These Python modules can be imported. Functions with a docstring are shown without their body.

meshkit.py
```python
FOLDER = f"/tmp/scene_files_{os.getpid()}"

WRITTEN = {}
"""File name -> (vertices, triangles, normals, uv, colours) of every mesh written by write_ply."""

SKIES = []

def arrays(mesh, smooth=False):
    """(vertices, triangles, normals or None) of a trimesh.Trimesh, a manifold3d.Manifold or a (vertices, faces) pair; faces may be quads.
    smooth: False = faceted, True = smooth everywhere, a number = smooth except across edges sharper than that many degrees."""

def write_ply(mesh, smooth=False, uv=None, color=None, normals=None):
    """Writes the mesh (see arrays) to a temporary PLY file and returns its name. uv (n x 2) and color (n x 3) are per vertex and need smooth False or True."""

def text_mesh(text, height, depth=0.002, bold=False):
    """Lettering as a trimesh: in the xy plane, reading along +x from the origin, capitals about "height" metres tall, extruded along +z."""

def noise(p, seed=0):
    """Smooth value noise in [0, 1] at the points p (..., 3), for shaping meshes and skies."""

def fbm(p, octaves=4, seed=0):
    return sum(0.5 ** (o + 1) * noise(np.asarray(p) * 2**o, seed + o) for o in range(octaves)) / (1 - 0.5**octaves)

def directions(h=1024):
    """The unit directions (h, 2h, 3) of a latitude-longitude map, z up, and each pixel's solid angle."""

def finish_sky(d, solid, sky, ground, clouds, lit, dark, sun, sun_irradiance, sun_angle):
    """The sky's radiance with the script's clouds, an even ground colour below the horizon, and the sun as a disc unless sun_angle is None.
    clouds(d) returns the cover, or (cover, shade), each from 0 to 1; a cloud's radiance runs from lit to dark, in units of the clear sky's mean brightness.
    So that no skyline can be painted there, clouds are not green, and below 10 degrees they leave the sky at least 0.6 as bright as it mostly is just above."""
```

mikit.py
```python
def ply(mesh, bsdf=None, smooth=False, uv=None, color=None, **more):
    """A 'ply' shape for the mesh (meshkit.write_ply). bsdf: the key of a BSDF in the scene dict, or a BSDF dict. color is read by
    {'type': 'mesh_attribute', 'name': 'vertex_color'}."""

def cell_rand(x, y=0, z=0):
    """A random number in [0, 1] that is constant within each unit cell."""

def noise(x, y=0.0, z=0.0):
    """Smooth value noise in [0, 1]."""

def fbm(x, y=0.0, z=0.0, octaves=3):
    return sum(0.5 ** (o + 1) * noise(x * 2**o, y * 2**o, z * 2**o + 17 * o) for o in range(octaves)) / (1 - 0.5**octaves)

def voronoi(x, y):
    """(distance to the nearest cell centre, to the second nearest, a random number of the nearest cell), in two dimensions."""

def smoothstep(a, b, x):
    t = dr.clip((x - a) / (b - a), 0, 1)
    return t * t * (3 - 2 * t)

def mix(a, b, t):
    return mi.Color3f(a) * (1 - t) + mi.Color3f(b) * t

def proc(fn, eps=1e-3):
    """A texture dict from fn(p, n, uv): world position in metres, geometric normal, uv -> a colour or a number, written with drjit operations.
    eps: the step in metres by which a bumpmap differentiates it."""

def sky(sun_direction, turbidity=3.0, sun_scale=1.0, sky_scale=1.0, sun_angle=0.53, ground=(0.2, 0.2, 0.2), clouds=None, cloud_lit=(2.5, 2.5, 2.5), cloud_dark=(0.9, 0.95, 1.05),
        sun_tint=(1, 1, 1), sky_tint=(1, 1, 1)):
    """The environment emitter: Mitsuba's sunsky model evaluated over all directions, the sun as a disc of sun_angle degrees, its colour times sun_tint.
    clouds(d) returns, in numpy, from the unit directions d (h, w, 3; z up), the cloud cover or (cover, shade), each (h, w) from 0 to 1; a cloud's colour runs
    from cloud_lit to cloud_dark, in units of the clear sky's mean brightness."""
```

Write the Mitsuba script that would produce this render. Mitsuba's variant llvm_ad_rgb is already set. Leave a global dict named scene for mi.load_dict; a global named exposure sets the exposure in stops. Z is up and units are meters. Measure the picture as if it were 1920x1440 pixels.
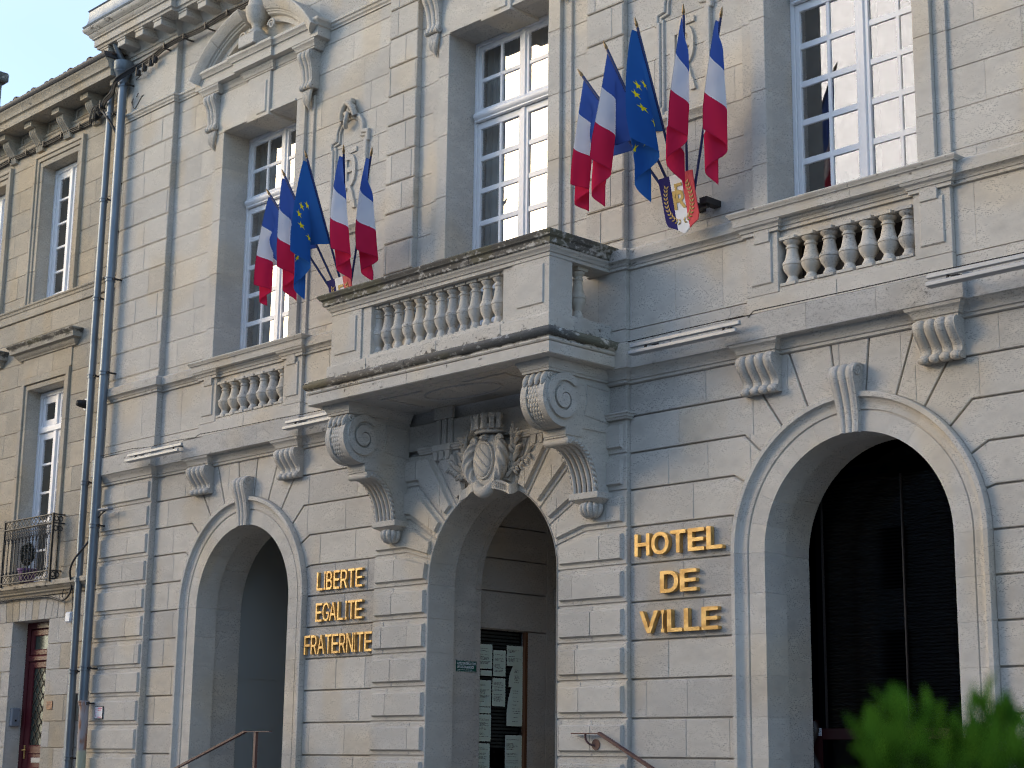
import math, random
import numpy as np, trimesh, mitsuba as mi, drjit as dr
import mapbox_earcut
import mikit, meshkit
from mikit import noise, fbm, smoothstep, mix, cell_rand
from shapely.geometry import Polygon, LineString, Point, MultiPolygon, box as sbox
from shapely.ops import unary_union
from shapely import affinity

T = mi.ScalarTransform4f
scene, labels = {}, {}
rng = random.Random(7)
PI = math.pi

# ------------------------------------------------------------------ camera, light, exposure
# facade coordinates: x along the front, y into the building (main wall face = 0), z up; eye level is z = 0, the street lies at -1.6
CAM = np.array([14.796, -14.0, 0.0])
F_PX, YAW, PITCH, ROLL = 3201.13, -0.804059, 0.2189076, 0.0128631
_cy, _sy = math.cos(YAW), math.sin(YAW)
_fw = np.array([math.cos(PITCH) * _sy, math.cos(PITCH) * _cy, math.sin(PITCH)])
_r = np.array([_cy, -_sy, 0.0])
_u = np.cross(_r, _fw)
_up = -_r * math.sin(ROLL) + _u * math.cos(ROLL)
_rt = _r * math.cos(ROLL) + _u * math.sin(ROLL)
scene['camera'] = {'type': 'thinlens', 'fov': 2 * math.degrees(math.atan(960 / F_PX)), 'fov_axis': 'x', 'aperture_radius': 0.0105, 'focus_distance': 18.5,
                   'near_clip': 0.2, 'far_clip': 400.0, 'to_world': T().look_at(origin=CAM.tolist(), target=(CAM + _fw).tolist(), up=_up.tolist())}

SUN_AZ, SUN_EL = math.radians(50), math.radians(16)          # low sun behind thin cloud, left of the facade's normal
SUN = np.array([-math.sin(SUN_AZ) * math.cos(SUN_EL), -math.cos(SUN_AZ) * math.cos(SUN_EL), math.sin(SUN_EL)])


def clouds(d):
    q = d / np.maximum(d[..., 2:3] + 0.25, 0.1) * np.array([1.0, 1.0, 0.6])
    n = meshkit.fbm(q * np.array([3.0, 2.0, 2.0]) + 16.44, 5, 3)
    west = np.clip((d @ SUN + 0.25) / 1.25, 0, 1)                # brighter towards the veiled sun
    open_ = np.clip((0.35 - d[..., 1]) / 0.5, 0, 1)              # the far side of the sky is clear but for a thin veil
    cover = np.maximum(0.17 + 0.08 * n, np.clip((n - 0.73 + 0.22 * west) / 0.16, 0, 1) * open_)
    shade = 1 - np.clip(west, 0, 1) ** 1.6 * (0.7 + 0.3 * np.clip((n - 0.45) / 0.2, 0, 1))
    return cover, shade


scene['sky'] = mikit.sky(SUN, turbidity=3.0, sun_scale=0.175, sky_scale=1.45, sun_angle=24, sun_tint=(0.92, 0.92, 0.95), clouds=clouds,
                         cloud_lit=(4.9, 4.6, 4.4), cloud_dark=(0.85, 1.0, 1.25), ground=(0.2, 0.2, 0.2), sky_tint=(0.88, 0.975, 1.16))
exposure = 3.1

# ------------------------------------------------------------------ materials
# the uv of a stone carries (tone, wear): tone 0..1 town hall limestone, 2..3 the neighbour's yellower stone, 4 mortar; wear 0..1 lichen and soot


def stone_color(p, n, uv):
    t = uv.x
    nb = dr.select((t > 1.5) & (t < 3.5), 1.0, 0.0)
    mo = dr.select(t > 3.5, 1.0, 0.0)
    k = dr.select(t > 1.5, t - 2.0, t)
    a = mix((0.535, 0.505, 0.45), (0.415, 0.402, 0.378), k)
    b = mix((0.46, 0.405, 0.32), (0.37, 0.34, 0.285), k)
    c = a * (1 - nb) + b * nb
    c = c * (1 - mo) + mi.Color3f(0.50, 0.455, 0.385) * mo
    big = fbm(p.x * 1.3 + 3.1, p.y * 1.3, p.z * 1.3, 3)
    mid = fbm(p.x * 6.0, p.y * 6.0, p.z * 9.0, 3)
    fine = noise(p.x * 80.0, p.y * 80.0, p.z * 120.0)
    c = c * (0.72 + 0.24 * big + 0.36 * mid)
    c = mix(c, c * mi.Color3f(1.04, 0.97, 0.86), smoothstep(0.55, 0.8, noise(p.x * 2.3 + 9.0, p.y * 2.3, p.z * 1.1)) * 0.7)
    rough = smoothstep(0.44, 0.66, mid + 0.25 * k)
    c = c * (1 - 0.38 * smoothstep(0.52, 0.88, fine) * (0.15 + rough))
    w = uv.y
    g = fbm(p.x * 7.0 + 1.7, p.y * 7.0, p.z * 11.0, 4)
    lich = smoothstep(0.60, 0.78, 0.55 * g + 0.45 * fbm(p.x * 31.0, p.y * 31.0, p.z * 31.0, 2) + 0.42 * w - 0.06) * dr.select(w > 0.01, 1.0, 0.0)
    moss = smoothstep(0.52, 0.62, fbm(p.x * 2.1 + 4.0, p.y * 2.1, p.z * 2.1 + 2.0, 2)) * smoothstep(0.3, 0.8, w)
    dark = mix(mix((0.06, 0.056, 0.05), (0.15, 0.14, 0.125), fine), (0.15, 0.14, 0.06), moss * 0.35)
    return mix(c, dark, lich * 0.92)


def stone_bump(p, n, uv):
    mid = fbm(p.x * 6.0, p.y * 6.0, p.z * 9.0, 3)
    fine = fbm(p.x * 60.0, p.y * 60.0, p.z * 85.0, 2)
    return -smoothstep(0.55, 0.8, fine) * (0.3 + smoothstep(0.45, 0.65, mid)) + 0.5 * noise(p.x * 16.0, p.y * 16.0, p.z * 16.0)


scene['m_stone'] = {'type': 'twosided', 'bsdf': {'type': 'bumpmap', 'arbitrary': mikit.proc(stone_bump, 0.004), 'scale': 0.0023,
                                                 'bsdf': {'type': 'diffuse', 'reflectance': mikit.proc(stone_color)}}}


def plain(key, col, rough=0.6, metal=0.0, spec=0.5, **kw):
    scene[key] = {'type': 'twosided', 'bsdf': {'type': 'principled', 'base_color': {'type': 'rgb', 'value': list(col)} if not isinstance(col, dict) else col,
                                               'roughness': rough, 'metallic': metal, 'specular': spec, **kw}}


plain('m_white', (0.70, 0.71, 0.73), 0.45)


def gold_color(p, n, uv):
    return mix((0.46, 0.28, 0.09), (0.64, 0.43, 0.16), smoothstep(0.3, 0.65, fbm(p.x * 9.0, p.y * 30.0, p.z * 14.0, 3)))


plain('m_gold', mikit.proc(gold_color), 0.42, 0.45)
plain('m_gilt', (0.42, 0.30, 0.10), 0.5, 0.3)
plain('m_bronze', (0.20, 0.13, 0.06), 0.4, 0.6)
plain('m_pole', (0.012, 0.025, 0.11), 0.35)
plain('m_iron', (0.020, 0.017, 0.016), 0.55, 0.0)
plain('m_rail', (0.085, 0.035, 0.032), 0.45)
plain('m_cable', (0.018, 0.018, 0.020), 0.6)
plain('m_door', (0.075, 0.009, 0.014), 0.35, 0.0, 0.3)
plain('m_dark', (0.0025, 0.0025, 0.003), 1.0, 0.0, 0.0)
plain('m_room', (0.14, 0.15, 0.15), 0.9)
plain('m_blind', (0.030, 0.038, 0.036), 0.6)
plain('m_grey', (0.25, 0.275, 0.275), 0.7, 0.0, 0.2)
plain('m_darkred', (0.028, 0.006, 0.007), 0.4)
plain('m_alu', (0.36, 0.37, 0.38), 0.5, 0.2)
plain('m_curtain', (0.30, 0.325, 0.325), 0.9)
plain('m_paper', (0.62, 0.74, 0.66), 0.8)
plain('m_ink', (0.05, 0.06, 0.06), 0.8)
plain('m_green', (0.008, 0.085, 0.065), 0.5)
plain('m_blue', (0.010, 0.009, 0.12), 0.6, 0.0, 0.15)
plain('m_red', (0.62, 0.04, 0.06), 0.4)
plain('m_shieldwhite', (0.75, 0.76, 0.78), 0.4)
plain('m_pink', (0.55, 0.18, 0.24), 0.7)
plain('m_brass', (0.17, 0.075, 0.035), 0.5, 0.3)
plain('m_greybox', (0.19, 0.21, 0.24), 0.5)
plain('m_violet', (0.10, 0.035, 0.13), 0.6)
plain('m_bushdark', (0.014, 0.02, 0.014), 0.8)
plain('m_plastic', (0.62, 0.64, 0.68), 0.45)


def zinc_color(p, n, uv):
    f = fbm(p.x * 9.0, p.y * 9.0, p.z * 3.0, 3)
    return mix((0.11, 0.135, 0.165), (0.20, 0.235, 0.27), f)


plain('m_zinc', mikit.proc(zinc_color), 0.38, 0.45)


def rust_color(p, n, uv):
    f = fbm(p.x * 14.0, p.y * 14.0, p.z * 4.0, 4)
    c = mix((0.30, 0.27, 0.27), (0.26, 0.12, 0.07), smoothstep(0.5, 0.66, f))
    low = smoothstep(0.13, 0.10, p.z)
    return mix(c, (0.36, 0.37, 0.27), low)


plain('m_rust', mikit.proc(rust_color), 0.7, 0.0)


def tile_color(p, n, uv):
    return mix((0.20, 0.12, 0.08), (0.10, 0.085, 0.075), fbm(p.x * 6.0, p.y * 6.0, p.z * 6.0, 3))


plain('m_tile', mikit.proc(tile_color), 0.8)


def pave_color(p, n, uv):
    return mix((0.15, 0.15, 0.152), (0.21, 0.208, 0.205), fbm(p.x * 2.0, p.y * 2.0, 0.0, 4))


def road_color(p, n, uv):
    return mix((0.045, 0.045, 0.047), (0.07, 0.07, 0.07), fbm(p.x * 5.0, p.y * 5.0, 0.0, 4))


plain('m_pave', mikit.proc(pave_color), 0.85)
plain('m_road', mikit.proc(road_color), 0.85)
scene['m_glass'] = {'type': 'thindielectric', 'int_ior': 2.0}
scene['m_lowglass'] = {'type': 'thindielectric', 'int_ior': 1.2}
plain('m_wood', (0.11, 0.09, 0.075), 0.7)
plain('m_gutter', (0.06, 0.06, 0.065), 0.6)


def leaf_color(p, n, uv):
    return mix((0.03, 0.09, 0.010), (0.12, 0.24, 0.02), noise(p.x * 25.0, p.y * 25.0, p.z * 25.0))


scene['m_leaf'] = {'type': 'principledthin', 'base_color': mikit.proc(leaf_color), 'roughness': 0.35, 'diff_trans': 0.7, 'spec_trans': 0.0}
plain('m_stem', (0.07, 0.06, 0.03), 0.8)


def tricolor(p, n, uv):
    c = mix((0.055, 0.115, 0.40), (0.72, 0.72, 0.76), dr.select(uv.x > 1 / 3, 1.0, 0.0))
    c = mix(c, (0.55, 0.025, 0.08), dr.select(uv.x > 2 / 3, 1.0, 0.0))
    hem = dr.select((uv.y < 0.012) | (uv.y > 0.988) | (uv.x > 0.99), 0.75, 1.0)
    return c * hem


def europe(p, n, uv):
    x, y = (uv.x - 0.5) * 1.5, uv.y - 0.5
    star = mi.Float(0.0)
    for k in range(12):
        a = k * PI / 6
        dx, dy = x - 0.333 * math.sin(a), y + 0.333 * math.cos(a)
        r = dr.sqrt(dx * dx + dy * dy)
        th = dr.atan2(dx, -dy)
        m = dr.abs(th * (5 / (2 * PI)) - dr.round(th * (5 / (2 * PI)))) * 2          # 0 at a tip, 1 in a notch
        ang = m * (PI / 5)
        lim = 0.065 * 0.382 * math.sin(PI / 5) / (0.382 * math.sin(PI / 5) * dr.cos(ang) + (1 - 0.382 * math.cos(PI / 5)) * dr.sin(ang))
        star = dr.select(r < lim, 1.0, star)
    return mix((0.022, 0.10, 0.34), (0.72, 0.62, 0.02), star)


for _k, _f in (('m_tricolor', tricolor), ('m_europe', europe)):
    scene[_k] = {'type': 'principledthin', 'base_color': mikit.proc(_f), 'roughness': 0.7, 'diff_trans': 0.75, 'spec_trans': 0.0}


def fanlight(p, n, uv):
    return mix((0.012, 0.02, 0.018), (0.03, 0.05, 0.045), noise(p.x * 4.0, p.z * 3.0))


plain('m_leadglass', mikit.proc(fanlight), 0.15)

# ------------------------------------------------------------------ helpers
_count = {}


def num(key):
    n = _count.get(key, 0)
    _count[key] = n + 1
    return key if n == 0 else f'{key}_{n:03d}'


def put(key, mesh, mat, smooth=False, tone=None, wear=0.0, to_world=None, **kw):
    """One entry of the scene; a stone gets its tone and wear through uv."""
    key = num(key)
    if isinstance(mesh, list):
        mesh = trimesh.util.concatenate(mesh)
    if mat == 'm_stone':
        if smooth is not False and smooth is not True:
            mesh = trimesh.graph.smooth_shade(mesh, angle=np.radians(smooth), facet_minarea=None)
            smooth = True
        tone = rng.random() * 0.55 if tone is None else tone
        uv = np.tile([tone, wear], (len(mesh.vertices), 1)) if np.isscalar(wear) else np.column_stack([np.full(len(mesh.vertices), tone), wear(np.asarray(mesh.vertices))])
        s = mikit.ply(mesh, mat, smooth, uv=uv, **kw)
    else:
        s = mikit.ply(mesh, mat, smooth, **kw)
    if to_world is not None:
        s['to_world'] = to_world
    scene[key] = s
    return key


def again(key, src, to_world):
    key = num(key)
    scene[key] = {**scene[src], 'to_world': to_world}
    return key


def thing(name, label, cat, group=None, kind=None):
    key = num(name)
    labels[key] = {'label': label, 'category': cat}
    if group:
        labels[key]['group'] = group
    if kind:
        labels[key]['kind'] = kind
    return key


def structure(key):
    labels[key] = {'kind': 'structure'}
    return key


def M(v, f):
    f = np.asarray(f)
    if f.ndim == 2 and f.shape[1] == 4:
        f = np.vstack([f[:, [0, 1, 2]], f[:, [0, 2, 3]]])
    return trimesh.Trimesh(np.asarray(v, float), f, process=False)


def bx(x0, x1, y0, y1, z0, z1, c=0.0):
    if c <= 0:
        m = trimesh.creation.box((x1 - x0, y1 - y0, z1 - z0))
        m.apply_translation(((x0 + x1) / 2, (y0 + y1) / 2, (z0 + z1) / 2))
        return m
    v = []
    for x, sx in ((x0, 1), (x1, -1)):
        for y, sy in ((y0, 1), (y1, -1)):
            for z, sz in ((z0, 1), (z1, -1)):
                v += [(x + sx * c, y + sy * c, z), (x + sx * c, y, z + sz * c), (x, y + sy * c, z + sz * c)]
    return trimesh.convex.convex_hull(np.array(v))


def earcut(ring, holes=()):
    pts, ends = list(ring), [len(ring)]
    for h in holes:
        pts += list(h)
        ends.append(len(pts))
    return np.array(pts, float), mapbox_earcut.triangulate_float64(np.array(pts, float), np.array(ends, np.uint32)).reshape(-1, 3).astype(int)


def polys(g):
    if g.is_empty:
        return []
    if g.geom_type == 'Polygon':
        return [g]
    return [p for p in g.geoms if p.geom_type == 'Polygon']


def extr(poly, y0, y1):
    """Solid from a shape in (x, z), front face at y0, back at y1."""
    out = []
    for p in polys(poly):
        m = trimesh.creation.extrude_polygon(p, y1 - y0, engine='earcut')
        v = np.asarray(m.vertices)
        out.append(M(np.column_stack([v[:, 0], y1 - v[:, 2], v[:, 1]]), m.faces))
    return trimesh.util.concatenate(out)


def side_extr(pts, x0, x1):
    """Solid from a profile in (y, z) between two x."""
    m = trimesh.creation.extrude_polygon(Polygon(pts).buffer(0), x1 - x0, engine='earcut')
    v = np.asarray(m.vertices)
    return M(np.column_stack([x0 + v[:, 2], v[:, 0], v[:, 1]]), m.faces)


def clean(poly, tol=0.0008):
    p = poly.simplify(tol)
    r = np.array(p.exterior.coords)[:-1]
    if Polygon(r).exterior.is_ccw is False:
        r = r[::-1]
    return r


def inset(r, c):
    """Ring moved inwards by c (one value, or one per edge)."""
    d = np.roll(r, -1, 0) - r
    d /= np.linalg.norm(d, axis=1, keepdims=True)
    n2 = np.column_stack([-d[:, 1], d[:, 0]])
    n1 = np.roll(n2, 1, 0)
    c2 = np.broadcast_to(np.asarray(c, float), (len(r),))
    c1 = np.roll(c2, 1)
    det = n1[:, 0] * n2[:, 1] - n1[:, 1] * n2[:, 0]
    ok = np.abs(det) > 0.15
    dd = np.where(ok, det, 1.0)
    off = np.column_stack([(c1 * n2[:, 1] - c2 * n1[:, 1]) / dd, (n1[:, 0] * c2 - n2[:, 0] * c1) / dd])
    return r + np.where(ok[:, None], off, 0.5 * (n1 * c1[:, None] + n2 * c2[:, None]))


def slab(poly, yf, yb, c=0.006, c2=None, whole=None):
    """A dressed stone: front face at yf with bevelled arrises, open at the back."""
    r = clean(poly)
    n = len(r)
    ce = c
    if whole is not None:                                                     # arrises only where the piece meets the outline of the whole
        mid = (r + np.roll(r, -1, 0)) / 2
        ce = np.array([c if whole.exterior.distance(Point(*p_)) < 0.0015 else 0.0015 for p_ in mid])
    q = inset(r, ce)
    _, tri = earcut(q)
    cy = c if c2 is None else c2
    V = np.vstack([np.column_stack([q[:, 0], np.full(n, yf), q[:, 1]]), np.column_stack([r[:, 0], np.full(n, yf + cy), r[:, 1]]), np.column_stack([r[:, 0], np.full(n, yb), r[:, 1]])])
    i = np.arange(n)
    j = (i + 1) % n
    F = [tri]
    for a in (0, n):
        F += [np.column_stack([a + i, a + n + i, a + n + j]), np.column_stack([a + i, a + n + j, a + j])]
    return M(V, np.vstack(F))


def lathe(prof, n=20, at=(0, 0, 0)):
    prof = np.array(prof, float)
    a = np.arange(n) * 2 * PI / n
    V = np.stack([prof[:, None, 0] * np.cos(a), prof[:, None, 0] * np.sin(a), np.repeat(prof[:, 1:2], n, 1)], -1).reshape(-1, 3) + np.array(at)
    F = []
    for k in range(len(prof) - 1):
        for i in range(n):
            j = (i + 1) % n
            F.append((k * n + i, k * n + j, (k + 1) * n + j, (k + 1) * n + i))
    return M(V, F)


def tube(pts, r, n=8, caps=True):
    p = np.asarray(pts, float)
    r = np.broadcast_to(r, (len(p),)).astype(float)
    t = np.gradient(p, axis=0)
    t /= np.linalg.norm(t, axis=1, keepdims=True) + 1e-12
    up = np.array([0.31, 0.17, 0.93]) if abs(t[0, 2]) < 0.8 else np.array([0.95, 0.2, 0.1])
    V = []
    a = np.arange(n) * 2 * PI / n
    for k in range(len(p)):
        x = np.cross(t[k], up)
        x /= np.linalg.norm(x)
        y = np.cross(t[k], x)
        up = np.cross(x, t[k])
        V.append(p[k] + r[k] * (np.cos(a)[:, None] * x + np.sin(a)[:, None] * y))
    V = np.vstack(V)
    F = []
    for k in range(len(p) - 1):
        for i in range(n):
            j = (i + 1) % n
            F.append((k * n + i, k * n + j, (k + 1) * n + j, (k + 1) * n + i))
    m = M(V, F)
    if caps:
        m = trimesh.util.concatenate([m, M(np.vstack([V[:n], p[:1]]), [((i + 1) % n, i, n) for i in range(n)]), M(np.vstack([V[-n:], p[-1:]]), [(i, (i + 1) % n, n) for i in range(n)])])
    return m


def spline(pts, n=40):
    from scipy.interpolate import CubicSpline
    p = np.asarray(pts, float)
    s = np.r_[0, np.cumsum(np.linalg.norm(np.diff(p, axis=0), axis=1))]
    return CubicSpline(s, p)(np.linspace(0, s[-1], n))


def bar(a, b, w, d=None):
    """Square bar from a to b."""
    d = w if d is None else d
    a, b = np.array(a, float), np.array(b, float)
    t = (b - a) / np.linalg.norm(b - a)
    x = np.cross(t, [0, 1, 0.02])
    x /= np.linalg.norm(x)
    y = np.cross(t, x)
    V = [p + sx * w / 2 * x + sy * d / 2 * y for p in (a, b) for sx, sy in ((-1, -1), (1, -1), (1, 1), (-1, 1))]
    return M(V, [(0, 1, 2, 3), (7, 6, 5, 4), (0, 4, 5, 1), (1, 5, 6, 2), (2, 6, 7, 3), (3, 7, 4, 0)])


def rows_mesh(rows, closed=True):
    """Skin over successive copies of one closed profile, with end caps (cap triangles given by the profile's own plane)."""
    rows = np.asarray(rows, float)
    m, n = rows.shape[:2]
    F = []
    for k in range(m - 1):
        for i in range(n):
            j = (i + 1) % n
            F.append((k * n + i, (k + 1) * n + i, (k + 1) * n + j, k * n + j))
    return M(rows.reshape(-1, 3), F)


def capped(rows, prof):
    m = rows_mesh(rows)
    _, tri = earcut(prof)
    rows = np.asarray(rows, float)
    return trimesh.util.concatenate([m, M(rows[0], tri[:, ::-1]), M(rows[-1], tri)])


def mould(path, prof, maxlen=1.25, gap=0.004, seed=0):
    """Blocks of a moulding: profile (outward d, z) swept along a plan path (outward = right of travel), mitred at the corners, cut into stones."""
    P = np.asarray(path, float)
    prof = np.asarray(prof, float)
    d = np.diff(P, axis=0)
    L = np.linalg.norm(d, axis=1)
    d /= L[:, None]
    nrm = np.column_stack([d[:, 1], -d[:, 0]])
    mit = [nrm[0]]
    for a, b in zip(nrm[:-1], nrm[1:]):
        mit.append((a + b) / (1 + a @ b))
    mit.append(nrm[-1])
    r = random.Random(seed)

    def row(pt, m):
        return np.column_stack([pt[0] + prof[:, 0] * m[0], pt[1] + prof[:, 0] * m[1], prof[:, 1]])
    blocks, cur = [], [row(P[0], mit[0])]
    for k in range(len(L)):
        nb = max(1, int(round(L[k] / maxlen)))
        ts = [(i + (r.random() - 0.5) * 0.3) / nb for i in range(1, nb)]
        for t in ts:
            a = P[k] + d[k] * (t * L[k] - gap / 2)
            b = P[k] + d[k] * (t * L[k] + gap / 2)
            cur.append(row(a, nrm[k]))
            blocks.append(capped(cur, prof))
            cur = [row(b, nrm[k])]
        cur.append(row(P[k + 1], mit[k + 1]))
    blocks.append(capped(cur, prof))
    return blocks


def arc_blocks(cx, cz, sec, frames_list):
    """Blocks of an arch: section (r, y) carried along frames (dirx, dirz, shift z)."""
    sec = np.asarray(sec, float)
    out = []
    for fr in frames_list:
        rows = [np.column_stack([cx + sec[:, 0] * ux, sec[:, 1], cz + dz + sec[:, 0] * uz]) for ux, uz, dz in fr]
        out.append(capped(rows, sec))
    return out


def console(xc, w, curve, ribs=3, amp=0.02, yback=0.0, taper=1.0, n=36):
    """A scrolled bracket: front curve (y, z) from the top down, fluted across, with closed cheeks."""
    c = spline(curve, n)
    t = np.gradient(c, axis=0)
    t /= np.linalg.norm(t, axis=1, keepdims=True)
    nr = np.column_stack([t[:, 1], -t[:, 0]])
    nr *= -1
    if (nr[:, 0]).mean() > 0:
        nr *= -1
    m = ribs * 8 + 1
    u = np.linspace(-1, 1, m)
    ph = (u + 1) / 2 * ribs
    off = amp * (np.abs(np.sin(PI * ph)) ** 0.55 - 1)
    off[0] = off[-1] = -0.35 * amp
    ww = w / 2 * np.linspace(1, taper, n)
    V = np.zeros((n, m, 3))
    V[..., 0] = xc + ww[:, None] * u[None]
    V[..., 1] = c[:, None, 0] + nr[:, None, 0] * off[None]
    V[..., 2] = c[:, None, 1] + nr[:, None, 1] * off[None]
    V[..., 1] = np.minimum(V[..., 1], yback - 0.004)
    F = [(i * m + j, i * m + j + 1, (i + 1) * m + j + 1, (i + 1) * m + j) for i in range(n - 1) for j in range(m - 1)]
    parts = [M(V.reshape(-1, 3), F)]
    for j in (0, m - 1):                                                      # cheeks: strips back to the wall
        f = V[:, j]
        b = f.copy()
        b[:, 1] = yback
        parts.append(M(np.vstack([f, b]), [(i, i + 1, n + i + 1, n + i) for i in range(n - 1)]))
    for i in (0, n - 1):
        f = V[i]
        b = f.copy()
        b[:, 1] = yback
        parts.append(M(np.vstack([f, b]), [(j, j + 1, m + j + 1, m + j) for j in range(m - 1)]))
    return trimesh.util.concatenate(parts)


def spiral(x, cy, cz, r0, r1, turns, a0, rad, n=50, sgn=1):
    a = np.linspace(0, turns * 2 * PI, n)
    r = r0 + (r1 - r0) * (a / a[-1]) ** 0.8
    return tube(np.column_stack([np.full(n, x), cy + r * np.cos(a0 + sgn * a), cz + r * np.sin(a0 + sgn * a)]), np.linspace(rad, rad * 0.6, n), 6)


def text(s, h, depth, x, z, yf, sx=1.0, bold=False, bevel=0.0):
    """Upright lettering on a wall facing -y: left edge x, foot z, front at yf."""
    m = meshkit.text_mesh(s, h, depth, bold)
    v = np.asarray(m.vertices).copy()
    x0 = v[:, 0].min()
    z0 = v[:, 1].min()
    return M(np.column_stack([x + (v[:, 0] - x0) * sx, yf + depth - v[:, 2], z + v[:, 1] - z0]), m.faces)
# ------------------------------------------------------------------ town hall
TH = thing('town_hall', 'pale limestone town hall with three round arches and a central stone balcony', 'town hall')
CXS = (-5.149, 0.0, 5.149)
ZS, RR = 2.155, 1.105                                   # springing height and radius of the arches
CH = 0.4156                                             # height of a course below
XE, XP, XC = 8.95, 7.50, 2.18                           # outer end, inner edge of the corner pilaster, edge of the middle bay
GZ = -1.60
ANG = [15.0, 29.0, 42.7, 56.2, 69.7, 83.5]


def arch_shape(cx, r, z0=GZ - 0.2, zs=ZS):
    return unary_union([Point(cx, zs).buffer(r, quad_segs=24), sbox(cx - r, z0, cx + r, zs)])


front = sbox(-XE, GZ, XE, 11.4)
arches = unary_union([arch_shape(c, RR + 0.022) for c in CXS])
arches2 = unary_union([arch_shape(c, RR + 0.05) for c in CXS])
wins = unary_union([sbox(c - 0.92, 4.86 if c else 4.7, c + 0.92, 9.38) for c in CXS])
put(f'{TH}__wall', [extr(front.difference(unary_union([arches, wins])), 0.03, 0.34), extr(front.difference(unary_union([arches2, wins])), 0.34, 0.44),
                    extr(sbox(-XE, GZ, XE, 11.4).difference(unary_union([arches2, unary_union([sbox(c - 1.0, 4.9, c + 1.0, 9.5) for c in CXS])])), 0.44, 0.78),
                    bx(-XE, -XE + 0.4, 0.78, 9, GZ, 11.4), bx(XE - 0.4, XE, 0.78, 9, GZ, 11.4), bx(-XE, XE, 9, 9.3, GZ, 11.4)], 'm_stone', tone=0.7)


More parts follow.
